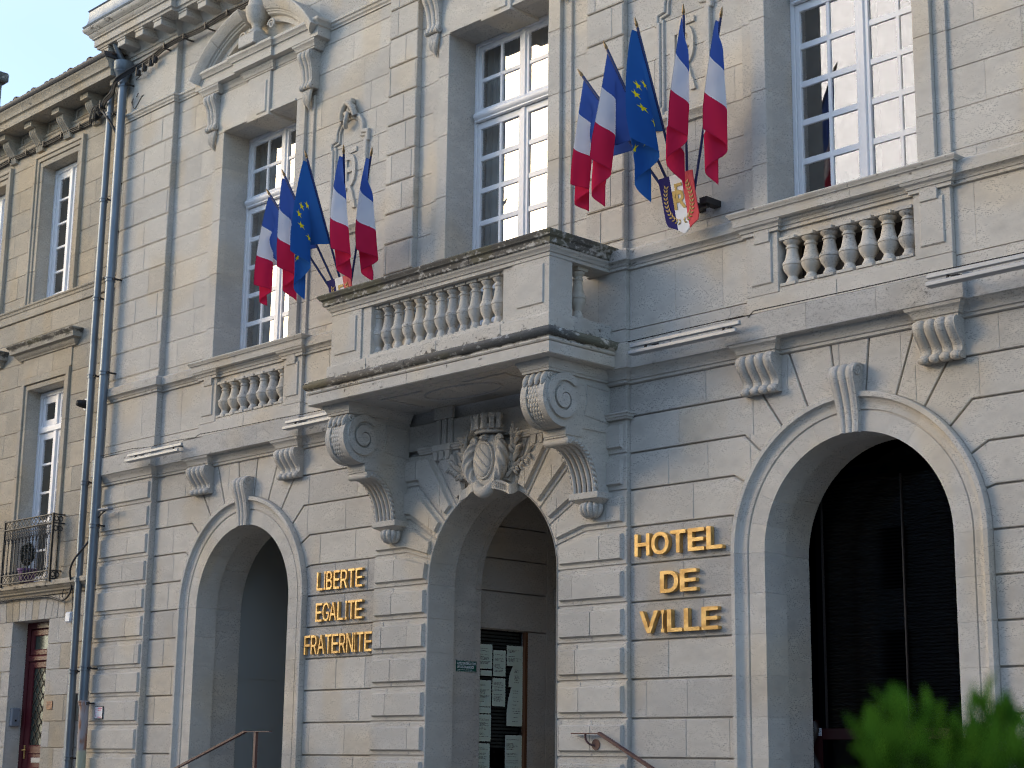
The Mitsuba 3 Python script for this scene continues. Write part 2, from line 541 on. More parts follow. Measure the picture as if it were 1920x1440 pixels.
def ashlar(holder, region, hlines, y, grooves=(), gw=0.02, vg=0.0035, vmin=0.55, vmax=1.05, back=0.028, panel=None, hgap=None, tone=None, seed=1, wear=0.0, name='stone', c=0.006):
    """Cuts a wall face into stones: horizontal joints at hlines, extra cut lines in grooves, random upright joints per course."""
    r = random.Random(seed)
    x0, z0, x1, z1 = region.bounds
    hs = sorted(set([z0] + [h for h in hlines if z0 + 0.02 < h < z1 - 0.02] + [z1]))
    cuts = [LineString([(x0 - 1, h), (x1 + 1, h)]) for h in hs[1:-1]] if hgap is None else list(hgap)
    big = unary_union([l.buffer(gw / 2, cap_style='flat', join_style='mitre') for l in list(cuts) + list(grooves)]) if (len(cuts) + len(grooves)) else Polygon()
    cells = region.difference(big)
    fine = []
    for a, b in zip(hs[:-1], hs[1:]):
        x = x0 - r.random() * vmax
        while x < x1:
            x += vmin + (vmax - vmin) * r.random()
            fine.append(LineString([(x, a - 0.001), (x, b + 0.001)]))
    fineb = unary_union([l.buffer(vg / 2, cap_style='flat') for l in fine])
    mortar = []
    for cell in polys(cells):
        if cell.area < 0.003:
            continue
        cell = cell.buffer(0)
        mortar.append(cell)
        pieces = [p for p in polys(cell.difference(fineb))]
        small = [p for p in pieces if p.area < 0.02 or (p.bounds[2] - p.bounds[0]) < 0.12]
        if small and len(pieces) > 1:
            pieces = [cell] if len(pieces) == 2 else [p for p in pieces if p not in small] + small
        pan = None
        if panel:
            pan = cell.buffer(-panel[0], join_style='mitre')
        for p in pieces:
            if p.area < 0.002:
                continue
            t = (r.random() ** 1.2) * 0.6 if tone is None else tone(p.centroid.x, p.centroid.y, r)
            dy = (r.random() - 0.5) * 0.004
            ms = [slab(p, y + dy, y + back, c)]
            if pan is not None:
                for q in polys(pan.intersection(p.buffer(-0.0005))):
                    if q.area > 0.004:
                        ms.append(slab(q, y + dy - panel[1], y + dy + 0.004, panel[2], panel[1], pan if pan.geom_type == 'Polygon' else None))
            put(f'{holder}__{name}', ms, 'm_stone', tone=t, wear=wear)
    if mortar:
        put(f'{holder}__mortar', extr(unary_union(mortar), y + (0.0035 if gw < 0.01 else 0.006), y + back + 0.004), 'm_stone', tone=4.0)


def arch_lines(cx, cz, r_in, xl, xr, ztop, rays=6, zmax=None):
    """Joint lines of the courses and rays around an arch (crossetted voussoirs)."""
    h, rays_l = [], []
    zmax = ztop if zmax is None else zmax
    for k in range(-9, 1):
        z = cz + CH * k
        h += [LineString([(xl - 0.1, z), (cx - r_in + 0.02, z)]), LineString([(cx + r_in - 0.02, z), (xr + 0.1, z)])]
    for k, a in enumerate(ANG[:rays], 1):
        ca, sa = math.cos(math.radians(a)), math.sin(math.radians(a))
        z = cz + CH * k
        if k <= 4 and z < zmax:
            rk = CH * k / sa
            for s, xe in ((1, xr + 0.1), (-1, xl - 0.1)):
                h.append(LineString([(cx + s * ca * (r_in - 0.03), cz + sa * (r_in - 0.03)), (cx + s * ca * rk, z), (xe, z)]))
        else:
            rk = (zmax - cz + 0.05) / sa
            for s in (1, -1):
                h.append(LineString([(cx + s * ca * (r_in - 0.03), cz + sa * (r_in - 0.03)), (cx + s * ca * rk, cz + sa * rk)]))
    return h


hz = [ZS + CH * k for k in range(-9, 6)]


def lettertone(x, z, r):
    t = (r.random() ** 1.2) * 0.6
    if 1.3 < z < 2.57 and (2.2 < x < 3.6 or -3.7 < x < -2.2):
        t = 0.85 + 0.15 * r.random()
    return t


R_OUT = 1.50
for i, (cx, xl, xr) in enumerate(((-5.149, -XP, -XC), (5.149, XC, XP))):
    reg = sbox(xl + 0.001, GZ, xr - 0.001, 4.19).difference(arch_shape(cx, R_OUT + 0.003))
    ashlar(f'{TH}__ground_wall', reg, hz, 0.0, hgap=arch_lines(cx, ZS, R_OUT, xl, xr, 4.19), gw=0.021, vg=0.0035, vmin=0.55, vmax=1.15, tone=lettertone, seed=11 + i)
for i, (a, b) in enumerate(((-XE, -XP), (XP, XE))):
    ashlar(f'{TH}__corner_pilaster', sbox(a, GZ, b, 4.19), hz, -0.10, gw=0.024, vmin=0.5, vmax=0.95, panel=(0.047, 0.03, 0.014), back=0.125, seed=21 + i)
for s in (-1, 1):
    put(f'{TH}__corner_pilaster__core', bx(min(s * XP, s * XE), max(s * XP, s * XE), -0.085, 0.029, GZ, 11.4), 'm_stone', tone=0.6)
reg = sbox(-XC, GZ, XC, 3.79).difference(arch_shape(0, RR + 0.012))
ashlar(f'{TH}__middle_bay', reg, hz, -0.06, hgap=arch_lines(0, ZS, RR + 0.01, -XC, XC, 3.79), gw=0.024, vmin=0.45, vmax=0.9, panel=(0.05, 0.042, 0.016), back=0.095, seed=31)
put(f'{TH}__middle_bay__core', [extr(sbox(-XC, GZ, XC, 3.79).difference(arch_shape(0, RR + 0.004)), -0.045, 0.029)], 'm_stone', tone=0.6)
ashlar(f'{TH}__middle_bay', sbox(-XC, 3.865, XC, 4.19), [], -0.05, back=0.075, vmin=0.7, vmax=1.2, seed=33)

# archivolts of the side bays: voussoirs, moulded outer rim, jamb stones; plain reveals of the middle arch
SEC = [(RR, 0.34), (RR, -0.018), (1.305, -0.018), (1.31, -0.006), (1.322, -0.006), (1.327, -0.022), (1.345, -0.026), (1.375, -0.022), (1.405, -0.03), (1.43, -0.05), (1.44, -0.072), (1.448, -0.085), (1.495, -0.085), (1.50, -0.078), (1.50, 0.029), (1.13, 0.029), (1.13, 0.34)]
SEC_C = [(RR, 0.37), (RR, -0.062), (RR + 0.008, -0.07), (RR + 0.011, -0.07), (RR + 0.011, 0.031), (RR + 0.03, 0.031), (RR + 0.03, 0.37)]


def arch_frames(k0=-9):
    fr = []
    e = 0.0004
    for k in range(k0, 0):
        for s in (-1, 1):
            fr.append([(s, 0, CH * k + 0.001), (s, 0, CH * (k + 1) - 0.001)])
    A = [0, 13.8, 27.7, 41.5, 55.3, 69.2, 83.2]
    allA = A + [180 - a for a in reversed(A)]
    for a, b in zip(allA[:-1], allA[1:]):
        nn = max(2, int((b - a) / 3))
        fr.append([(math.cos(t), math.sin(t), 0) for t in np.radians(np.linspace(a, b, nn + 1)) + np.array([e * 1.5] + [0] * (nn - 1) + [-e * 1.5])])
    return fr


for cx in CXS:
    for m in arc_blocks(cx, ZS, SEC if cx else SEC_C, arch_frames()):
        put(f'{TH}__arch__voussoir', m, 'm_stone', smooth=25, tone=rng.random() * 0.45)
    sec2 = [(RR + 0.045, 0.80), (RR + 0.045, 0.345), (RR + 0.06, 0.345), (RR + 0.06, 0.80)] if cx else [(RR + 0.06, 0.88), (RR + 0.06, 0.375), (RR + 0.075, 0.375), (RR + 0.075, 0.88)]
    fr2 = [[(s, 0, CH * k + 0.002), (s, 0, CH * (k + 2) - 0.002)] for k in (-9, -7, -5, -3) for s in (1, -1)] + [[(s, 0, -CH + 0.002), (s, 0, -0.002)] for s in (1, -1)]
    fr2 += [[(math.cos(t), math.sin(t), 0) for t in np.radians(np.linspace(a + 0.1, a + 29.9, 8))] for a in range(0, 180, 30)]
    for m in arc_blocks(cx, ZS, sec2, fr2):
        put(f'{TH}__arch__reveal_stone', m, 'm_stone', smooth=25, tone=0.3 + rng.random() * 0.5)

# keystone brackets on the side arches
KC = [(-0.02, 3.93), (-0.10, 3.94), (-0.17, 3.89), (-0.18, 3.80), (-0.15, 3.70), (-0.115, 3.58), (-0.09, 3.45), (-0.08, 3.32), (-0.085, 3.245)]
for cx in (CXS[0], CXS[2]):
    ms = [console(cx, 0.31, KC, 3, 0.022, 0.03, 0.72)]
    for s in (-1, 1):
        ms.append(spiral(cx + s * 0.148, -0.10, 3.855, 0.075, 0.01, 1.6, 0.2, 0.011))
    put(f'{TH}__arch__keystone', ms, 'm_stone', smooth=45, tone=0.5)

# ------------------------------------------------------------------ string courses, bands
LOW = [(-0.02, 4.66), (0.10, 4.645), (0.135, 4.62), (0.135, 4.345), (0.115, 4.335), (0.105, 4.32), (0.075, 4.295), (0.055, 4.255), (0.05, 4.235), (0.032, 4.23), (0.032, 4.20), (0.012, 4.19), (-0.02, 4.19)]
xa, xb = CXS[2] - 1.40, CXS[2] + 1.40
UP = [(-0.02, 5.80), (0.085, 5.745), (0.095, 5.735), (0.095, 5.62), (0.08, 5.61), (0.06, 5.60), (0.045, 5.58), (0.042, 5.568), (0.03, 5.565), (0.03, 5.532), (0.012, 5.525), (-0.02, 5.525)]
wear_low = lambda v: np.where(np.abs(v[:, 2] - 4.62) < 0.06, 0.16, 0.04)
k = 0
for s in (-1, 1):
    runs = [[(s * XE, 0.4), (s * XE, -0.10), (s * XP, -0.10), (s * XP, 0.0), (s * xb, 0.0)], [(s * xa, 0.0), (s * XC, 0.0)]]
    for P in runs:
        P = P if s < 0 else P[::-1]
        for m in mould(P, LOW, 1.3, seed=k):
            put(f'{TH}__low_string_course__stone', m, 'm_stone', smooth=30, tone=0.35 + 0.4 * rng.random(), wear=wear_low)
        k += 1
    P = [(s * XC, 0.0), (s * XC, -0.07), (s * 1.73, -0.07)]
    for m in mould(P if s < 0 else P[::-1], LOW, 1.3, seed=k):
        put(f'{TH}__low_string_course__stone', m, 'm_stone', smooth=30, tone=0.4)
    P = [(s * XE, 0.4), (s * XE, -0.10), (s * XP, -0.10), (s * XP, 0.0), (s * (CXS[2] + 1.25), 0.0)]
    for m in mould(P if s < 0 else P[::-1], UP, 1.2, seed=k + 20):
        put(f'{TH}__sill_string_course__stone', m, 'm_stone', smooth=30, tone=0.3 + 0.4 * rng.random(), wear=0.12)
    P = [(s * (CXS[2] - 1.25), 0.0), (s * XC, 0.0), (s * XC, -0.07), (s * 1.6, -0.07)]
    for m in mould(P if s < 0 else P[::-1], UP, 1.2, seed=k + 30):
        put(f'{TH}__sill_string_course__stone', m, 'm_stone', smooth=30, tone=0.3 + 0.4 * rng.random(), wear=0.12)

BAND = [(-0.02, 4.66), (0.17, 4.64), (0.21, 4.615), (0.21, 4.345), (0.195, 4.335), (-0.02, 4.335)]
BEDM = [(-0.02, 4.336), (0.115, 4.336), (0.105, 4.31), (0.075, 4.29), (0.055, 4.25), (0.05, 4.235), (0.032, 4.23), (0.032, 4.20), (0.012, 4.19), (-0.02, 4.19)]
SC = [(-0.13, 4.215), (-0.175, 4.20), (-0.20, 4.15), (-0.185, 4.08), (-0.145, 4.02), (-0.095, 3.96), (-0.07, 3.91), (-0.085, 3.875), (-0.12, 3.855), (-0.13, 3.83), (-0.11, 3.80), (-0.07, 3.79), (-0.03, 3.80)]
for cx in (CXS[0], CXS[2]):
    for m in mould([(cx - 1.22, 0.1), (cx - 1.22, 0.0), (cx + 1.22, 0.0), (cx + 1.22, 0.1)], BAND, 0.95, seed=int(cx)):
        put(f'{TH}__balustrade_ledge__stone', m, 'm_stone', smooth=30, tone=0.6 + 0.4 * rng.random(), wear=0.12)
    # bed mould with breaks over the two brackets
    bl, br = cx - 1.08, cx + 1.08
    P = [(cx - 1.43, 0), (bl - 0.20, 0), (bl - 0.20, -0.085), (bl + 0.20, -0.085), (bl + 0.20, 0), (br - 0.20, 0), (br - 0.20, -0.085), (br + 0.20, -0.085), (br + 0.20, 0), (cx + 1.43, 0)]
    for m in mould(P, BEDM, 1.4, seed=5):
        put(f'{TH}__balustrade_ledge__bed_mould', m, 'm_stone', smooth=30, tone=0.35)
    for x in (bl, br):
        ms = [console(x, 0.46, SC, 4, 0.03, 0.0)]
        for s in (-1, 1):
            ms.append(spiral(x + s * 0.226, -0.115, 4.135, 0.062, 0.012, 1.5, 0.5, 0.008))
            ms.append(spiral(x + s * 0.226, -0.085, 3.832, 0.035, 0.008, 1.2, 0.5, 0.007, 30))
        for j in range(4):
            ms.append(lathe([(0.012, -0.055), (0.034, -0.045), (0.047, -0.02), (0.047, 0.02), (0.034, 0.045), (0.012, 0.055)], 12))
            v = ms[-1].vertices.copy()
            ms[-1].vertices = np.column_stack([x - 0.173 + j * 0.115 + v[:, 2], -0.085 + v[:, 0], 3.832 + v[:, 1]])
        put(f'{TH}__balustrade_ledge__bracket', ms, 'm_stone', smooth=50, tone=0.55 if x < cx else 0.45)

# wall between the two string courses
for i, (a, b, y, bk) in enumerate(((-XE, -XP, -0.10, 0.125), (-XP, CXS[0] - 1.25, 0.0, 0.028), (CXS[0] + 1.25, -XC, 0.0, 0.028), (-XC, -1.3, -0.07, 0.095), (1.3, XC, -0.07, 0.095), (XC, CXS[2] - 1.25, 0.0, 0.028), (CXS[2] + 1.25, XP, 0.0, 0.028), (XP, XE, -0.10, 0.125))):
    ashlar(f'{TH}__apron_wall', sbox(a + 0.001, 4.64, b - 0.001, 5.53), [4.83], y, gw=0.008, vg=0.005, vmin=0.5, vmax=1.0, back=bk, seed=50 + i, c=0.004)

# ------------------------------------------------------------------ upper wall
uz = [5.89 + 0.42 * k for k in range(0, 11)]
for i, (a, b) in enumerate(((-XE, -XP), (XP, XE))):
    ashlar(f'{TH}__corner_pilaster', sbox(a, 5.74, b, 10.285), uz, -0.10, gw=0.026, vmin=0.55, vmax=1.0, back=0.125, c=0.012, seed=60 + i)
    ashlar(f'{TH}__corner_pilaster', sbox(a, 10.40, b, 11.36), [], -0.10, vmin=2, vmax=3, back=0.125, seed=62 + i)
for i, (a, b) in enumerate(((-2.16, -1.57), (1.57, 2.16))):
    ashlar(f'{TH}__middle_bay', sbox(a, 5.74, b, 10.285), uz, -0.085, gw=0.026, vmin=0.35, vmax=0.9, back=0.11, c=0.012, seed=64 + i)
    put(f'{TH}__middle_bay__core', bx(a + 0.004, b - 0.004, -0.06, 0.029, 5.7, 11.36), 'm_stone', tone=0.6)
ex = unary_union([sbox(c - 1.125, 5.4, c + 1.125, 10.05) for c in CXS])
for i, (a, b) in enumerate(((-XP, -2.16), (2.16, XP), (-1.57, 1.57))):
    ashlar(f'{TH}__upper_wall', sbox(a + 0.001, 5.74, b - 0.001, 10.285).difference(ex), uz, 0.0, gw=0.0055, vg=0.004, vmin=0.6, vmax=1.15, c=0.0035, seed=70 + i)
    ashlar(f'{TH}__frieze', sbox(a + 0.001, 10.40, b - 0.001, 11.36), [10.86], 0.0, gw=0.005, vg=0.004, vmin=0.9, vmax=1.5, c=0.003, seed=80 + i)
NECK = [(-0.02, 10.43), (0.05, 10.415), (0.065, 10.40), (0.065, 10.375), (0.045, 10.36), (0.04, 10.33), (0.02, 10.31), (0.02, 10.285), (-0.02, 10.285)]
P = [(-XE, 0.4), (-XE, -0.10), (-XP, -0.10), (-XP, 0), (-2.16, 0), (-2.16, -0.085), (-1.57, -0.085), (-1.57, 0), (1.57, 0), (1.57, -0.085), (2.16, -0.085), (2.16, 0), (XP, 0), (XP, -0.10), (XE, -0.10), (XE, 0.4)]
for m in mould(P, NECK, 1.3, seed=9):
    put(f'{TH}__neck_moulding__stone', m, 'm_stone', smooth=30, tone=0.4 * rng.random())

# ------------------------------------------------------------------ top cornice
P = [(-XE, 3.0), (-XE, -0.10), (-XP, -0.10), (-XP, 0), (XP, 0), (XP, -0.10), (XE, -0.10), (XE, 3.0)]
BED = [(-0.02, 11.60), (0.13, 11.60), (0.11, 11.55), (0.07, 11.50), (0.055, 11.44), (0.05, 11.42), (0.03, 11.415), (0.03, 11.36), (-0.02, 11.36)]
COR = [(-0.02, 11.98), (0.58, 11.97), (0.595, 11.95), (0.59, 11.92), (0.57, 11.89), (0.54, 11.87), (0.535, 11.86), (0.52, 11.855), (0.50, 11.81), (0.475, 11.79), (0.47, 11.77), (0.44, 11.765), (0.44, 11.645), (0.41, 11.635), (0.40, 11.60), (-0.02, 11.60)]
for m in mould(P, BED, 1.6, seed=3):
    put(f'{TH}__cornice__bed_mould', m, 'm_stone', smooth=30, tone=0.5 * rng.random())
for m in mould(P, COR, 1.5, seed=4):
    put(f'{TH}__cornice__corona', m, 'm_stone', smooth=30, tone=0.4 * rng.random(), wear=lambda v: np.where(v[:, 2] > 11.85, 0.3, 0.04))
md = trimesh.util.concatenate([bx(-0.115, 0.115, -0.37, -0.02, 11.47, 11.565, 0.006), bx(-0.125, 0.125, -0.385, -0.02, 11.565, 11.602, 0.006)])
k0 = put(f'{TH}__cornice__modillion', md, 'm_stone', tone=0.25, to_world=T().translate([-9.15, -0.10, 0]))
for x in (-8.63, -8.09, -7.55):
    again(f'{TH}__cornice__modillion', k0, T().translate([x, -0.10, 0]))
for x in np.arange(-6.98, 7.2, 0.537):
    again(f'{TH}__cornice__modillion', k0, T().translate([float(x), 0, 0]))
for x in (9.15, 8.63, 8.09, 7.55):
    again(f'{TH}__cornice__modillion', k0, T().translate([x, -0.10, 0]))
GUT = [(0.0, 11.98), (0.585, 11.975), (0.60, 12.0), (0.57, 12.02), (0.545, 12.06), (0.53, 12.12), (0.525, 12.20), (0.525, 12.27), (0.545, 12.29), (0.53, 12.31), (0.48, 12.31), (0.0, 12.25)]
put(f'{TH}__gutter', mould(P, GUT, 30), 'm_zinc', smooth=40)
put(f'{TH}__roof', M([(-9.45, -0.6, 12.26), (9.45, -0.6, 12.26), (9.45, 9.5, 12.26), (-9.45, 9.5, 12.26), (-5.5, 4.5, 15.2), (5.5, 4.5, 15.2)], [(0, 1, 5), (0, 5, 4), (1, 2, 5), (2, 3, 4), (2, 4, 5), (3, 0, 4)]), 'm_zinc')

# ------------------------------------------------------------------ upper windows
for ci, cx in enumerate(CXS):
    W = f'{TH}__window' if ci == 0 else f'{TH}__window_{ci:03d}'
    zb = 5.42 if cx else 4.72
    SR = f'{TH}__window_surround' if ci == 0 else f'{TH}__window_surround_{ci:03d}'
    # stone surround: inner order with the reveal, outer order behind it
    for s in (-1, 1):
        zz = [zb, 6.30, 7.14, 7.98, 8.82, 9.38]
        for a, b in zip(zz[:-1], zz[1:]):
            xs = sorted((cx + s * 0.92, cx + s * 1.12))
            put(f'{SR}__stone', slab2 := trimesh.util.concatenate([slab(sbox(xs[0], a + 0.002, xs[1], b - 0.002), -0.085, 0.44, 0.005)]), 'm_stone', tone=0.1 + 0.4 * rng.random())
            xs = sorted((cx + s * 1.121, cx + s * 1.27))
            put(f'{SR}__outer_stone', slab(sbox(xs[0], max(a, 5.745) + 0.002, xs[1], b - 0.002), -0.035, 0.029, 0.004), 'm_stone', tone=0.1 + 0.4 * rng.random())
    # lintel and keystone panel
    for a, b in ((-1.12, -0.28), (0.28, 1.12)):
        put(f'{SR}__lintel', [slab(sbox(cx + a, 9.382, cx + b, 10.03), -0.085, 0.44, 0.005)], 'm_stone', tone=0.2 * rng.random())
        put(f'{SR}__lintel_fillet', [bx(cx + a + 0.22 if a < 0 else cx + a, cx + b if a < 0 else cx + b - 0.22, -0.105, -0.084, 9.384, 9.42, 0.004)], 'm_stone', tone=0.2)
    put(f'{SR}__keystone', [slab(sbox(cx - 0.278, 9.34, cx + 0.278, 10.03), -0.125, 0.44, 0.006), slab(sbox(cx - 0.02, 9.40, cx + 0.21, 9.90), -0.143, -0.12, 0.012)], 'm_stone', tone=0.15)
    # brackets
    WC = [(-0.10, 10.045), (-0.165, 10.05), (-0.225, 10.01), (-0.235, 9.94), (-0.20, 9.86), (-0.165, 9.76), (-0.15, 9.66), (-0.15, 9.56), (-0.17, 9.52), (-0.175, 9.49), (-0.14, 9.465)]
    for s in (-1, 1):
        x = cx + s * 1.20
        ms = [console(x, 0.29, WC, 3, 0.025, 0.0, 0.78)]
        for t in (-1, 1):
            ms.append(spiral(x + t * 0.142, -0.135, 9.945, 0.075, 0.012, 1.6, 0.3, 0.010))
        roll = lathe([(0.01, -0.14), (0.04, -0.135), (0.05, -0.11), (0.035, -0.085), (0.028, -0.05), (0.028, 0.05), (0.035, 0.085), (0.05, 0.11), (0.04, 0.135), (0.01, 0.14)], 12)
        v = roll.vertices.copy()
        roll.vertices = np.column_stack([x + v[:, 2], -0.135 + v[:, 0], 9.49 + v[:, 1]])
        ms.append(roll)
        for t, w in ((-0.06, 0.035), (-0.03, 0.04), (0, 0.045), (0.03, 0.04), (0.06, 0.035)):
            ms.append(tube(spline([(x + t * 1.3, -0.10, 9.46), (x + t * 1.15, -0.12, 9.36), (x + t * 0.7, -0.10, 9.24), (x + t * 0.15, -0.05, 9.15 + abs(t))], 8), [0.02, 0.027, 0.03, 0.03, 0.027, 0.022, 0.016, 0.008], 7))
        put(f'{SR}__bracket', ms, 'm_stone', smooth=50, tone=0.45)
    # entablature with breaks over keystone and brackets
    EN = [(-0.02, 10.43), (0.215, 10.42), (0.225, 10.405), (0.225, 10.375), (0.20, 10.35), (0.185, 10.325), (0.18, 10.31), (0.16, 10.305), (0.15, 10.285), (0.15, 10.165), (0.13, 10.155), (-0.02, 10.155)]
    EB = [(-0.02, 10.156), (0.085, 10.156), (0.08, 10.13), (0.055, 10.105), (0.04, 10.075), (0.038, 10.062), (0.024, 10.058), (0.024, 10.035), (-0.02, 10.03)]
    A, B_ = 1.40, 0.33
    for m in mould([(cx - A, 0.0), (cx - A, -0.085), (cx - B_, -0.085), (cx - B_, -0.125), (cx + B_, -0.125), (cx + B_, -0.085), (cx + A, -0.085), (cx + A, 0.0)], EN, 1.5, seed=ci):
        put(f'{SR}__entablature', m, 'm_stone', smooth=30, tone=0.25 * rng.random())
    path = [(cx - 1.38, 0.0), (cx - 1.38, -0.15), (cx - 1.02, -0.15), (cx - 1.02, -0.06), (cx - B_, -0.06), (cx - B_, -0.11), (cx + B_, -0.11), (cx + B_, -0.06), (cx + 1.02, -0.06), (cx + 1.02, -0.15), (cx + 1.38, -0.15), (cx + 1.38, 0.0)]
    for m in mould(path, EB, 2.0, seed=ci):
        put(f'{SR}__entablature', m, 'm_stone', smooth=30, tone=0.25 * rng.random())
    # broken segmental pediment with its urn
    Rr, cz = 1.86, 9.29
    PS = [(1.0 * Rr, 0.0), (Rr, -0.36), (Rr - 0.02, -0.365), (Rr - 0.05, -0.355), (Rr - 0.11, -0.325), (Rr - 0.165, -0.28), (Rr - 0.175, -0.25), (Rr - 0.195, -0.245), (Rr - 0.20, -0.225), (Rr - 0.225, -0.215), (Rr - 0.24, -0.19), (Rr - 0.25, -0.15), (Rr - 0.33, -0.14), (Rr - 0.33, 0.0)]
    a0, a1 = math.acos(1.55 / Rr), math.acos(0.31 / Rr)
    for fr in (np.linspace(a0, (a0 + a1) / 2 - 0.002, 10), np.linspace((a0 + a1) / 2 + 0.002, a1, 10)):
        for s in (-1, 1):
            for m in arc_blocks(cx, cz, PS, [[(s * math.cos(t), math.sin(t), 0) for t in fr]]):
                put(f'{SR}__pediment', m, 'm_stone', smooth=30, tone=0.55 if s < 0 else 0.2, wear=0.08)
    put(f'{SR}__tympanum', extr(Point(cx, cz).buffer(Rr - 0.3, quad_segs=24).intersection(sbox(cx - 2, 10.42, cx + 2, 11.4)), -0.05, 0.0), 'm_stone', tone=0.2)
    put(f'{SR}__urn', [bx(cx - 0.2, cx + 0.2, -0.40, -0.02, 10.425, 10.60, 0.008), bx(cx - 0.145, cx + 0.145, -0.34, -0.05, 10.60, 10.655, 0.01),
                       lathe([(0.001, 10.655), (0.13, 10.66), (0.125, 10.70), (0.085, 10.725), (0.075, 10.77), (0.095, 10.82), (0.15, 10.88), (0.178, 10.97), (0.178, 11.02), (0.185, 11.03), (0.185, 11.07), (0.16, 11.09), (0.135, 11.2), (0.15, 11.26), (0.10, 11.30), (0.06, 11.36), (0.05, 11.42), (0.001, 11.44)], 28, (cx, -0.21, 0))], 'm_stone', smooth=35, tone=0.3)
    for s in (-1, 1):
        put(f'{SR}__volute', [spiral(cx + s * 0.0, 0, 0, 0.09, 0.015, 1.7, 0, 0.02)], 'm_stone', smooth=True, tone=0.2, to_world=T().translate([cx + s * 0.36, -0.2, 10.72]).rotate([0, 0, 1], 90).translate([-cx, 0, 0]))

    # joinery: fixed frame, transom, two lights with 2 x 2 panes above, two leaves with 2 x 5 (or 6) panes below
    yf = 0.385
    zlow = 5.62 if cx else 5.0
    fr = [bx(cx - 0.92, cx - 0.865, yf, 0.47, zlow, 9.38, 0.006), bx(cx + 0.865, cx + 0.92, yf, 0.47, zlow, 9.38, 0.006), bx(cx - 0.866, cx + 0.866, yf, 0.47, 9.325, 9.38, 0.006)]
    put(f'{W}__frame', fr, 'm_white')
    tr = tube([(cx - 0.866, yf - 0.01, 8.325), (cx + 0.866, yf - 0.01, 8.325)], 0.06, 14)
    put(f'{W}__transom', [tr, bx(cx - 0.866, cx + 0.866, yf + 0.01, 0.47, 8.25, 8.39, 0.008), bx(cx - 0.866, cx + 0.866, yf - 0.045, 0.40, 8.245, 8.268, 0.004)], 'm_white', smooth=40)
    rows_low = [(8.15 - 0.445 * k - 0.375, 8.15 - 0.445 * k) for k in range(6 if cx else 7)]
    rows_up = [(8.865, 9.255), (8.435, 8.81)]
    cols = {-1: [(-0.805, -0.46), (-0.415, -0.085)], 1: [(0.085, 0.415), (0.46, 0.805)]}
    for leaf, rows in ((-1, rows_up), (1, rows_up), (-1, rows_low), (1, rows_low)):
        top = 9.322 if rows is rows_up else 8.24
        bot = 8.392 if rows is rows_up else rows[-1][0] - 0.09
        x0, x1 = (cx - 0.863, cx - 0.004) if leaf < 0 else (cx + 0.004, cx + 0.863)
        ym = yf + 0.012 + (0.004 if leaf > 0 else 0)
        ms = []
        cc = cols[leaf]
        edges = [x0, cx + cc[0][0], cx + cc[0][1], cx + cc[1][0], cx + cc[1][1], x1]
        for a, b in ((0, 1), (2, 3), (4, 5)):
            ms.append(bx(edges[a], edges[b], ym + (0.012 if a == 2 else 0), ym + 0.05, bot, top, 0.006))
        zz = sorted([z for r_ in rows for z in r_])
        bars_z = [(bot, zz[0])] + [(zz[i], zz[i + 1]) for i in range(1, len(zz) - 1, 2)] + [(zz[-1], top)]
        for i, (a, b) in enumerate(bars_z):
            d = 0.002 if i in (0, len(bars_z) - 1) else 0.013
            ms.append(bx(x0 + 0.004, x1 - 0.004, ym + d, ym + 0.048, a, b, 0.005))
        if leaf > 0:
            ms.append(bx(cx - 0.038, cx + 0.038, ym - 0.02, ym + 0.01, bot, top, 0.008))
        put(f'{W}__sash', ms, 'm_white')
        ry = (rng.random() - 0.5) * 0.012
        rx = (rng.random() - 0.5) * 0.012
        for (z0, z1) in rows:
            for (c0, c1) in cc:
                a, b = cx + c0 - 0.004, cx + c1 + 0.004
                jx, jz = ry + (rng.random() - 0.5) * 0.004, rx + (rng.random() - 0.5) * 0.004
                V = [(x, ym + 0.03 + (x - cx) * jx + (z - 7.5) * jz * 0.2, z) for x, z in ((a, z0 - 0.004), (b, z0 - 0.004), (b, z1 + 0.004), (a, z1 + 0.004))]
                put(f'{W}__pane', M(V, [(0, 1, 2, 3)]), 'm_glass')
    put(f'{W}__room', [bx(cx - 1.9, cx + 1.9, 3.6, 3.7, 4.6, 10.2), bx(cx - 2.0, cx - 1.9, 0.79, 3.7, 4.6, 10.2), bx(cx + 1.9, cx + 2.0, 0.79, 3.7, 4.6, 10.2), bx(cx - 2, cx + 2, 0.79, 3.7, 10.1, 10.2), bx(cx - 2, cx + 2, 0.79, 3.7, 4.6, 4.7)], 'm_room')
    put(f'{W}__back_board', bx(cx - 0.92, cx + 0.92, 0.40, 0.47, zb - 0.7, zlow, 0), 'm_stone', tone=0.9)

# ------------------------------------------------------------------ balustrades
BAL = [(0.001, 0.03), (0.066, 0.03), (0.066, 0.062), (0.052, 0.085), (0.046, 0.105), (0.058, 0.13), (0.082, 0.165), (0.094, 0.20), (0.096, 0.215), (0.089, 0.217), (0.089, 0.223), (0.097, 0.225), (0.097, 0.245), (0.088, 0.262), (0.077, 0.275), (0.071, 0.30), (0.056, 0.375), (0.053, 0.405), (0.064, 0.408), (0.064, 0.422), (0.054, 0.426), (0.053, 0.445), (0.064, 0.455), (0.082, 0.475), (0.086, 0.488), (0.07, 0.494), (0.001, 0.494)]


def baluster_mesh(h, r=1.0):
    k = h / 0.53
    return [lathe([(a * r, b * k) for a, b in BAL], 20), bx(-0.088 * r, 0.088 * r, -0.088 * r, 0.088 * r, 0, 0.032 * k, 0.003), bx(-0.088 * r, 0.088 * r, -0.088 * r, 0.088 * r, 0.494 * k, 0.53 * k, 0.003)]


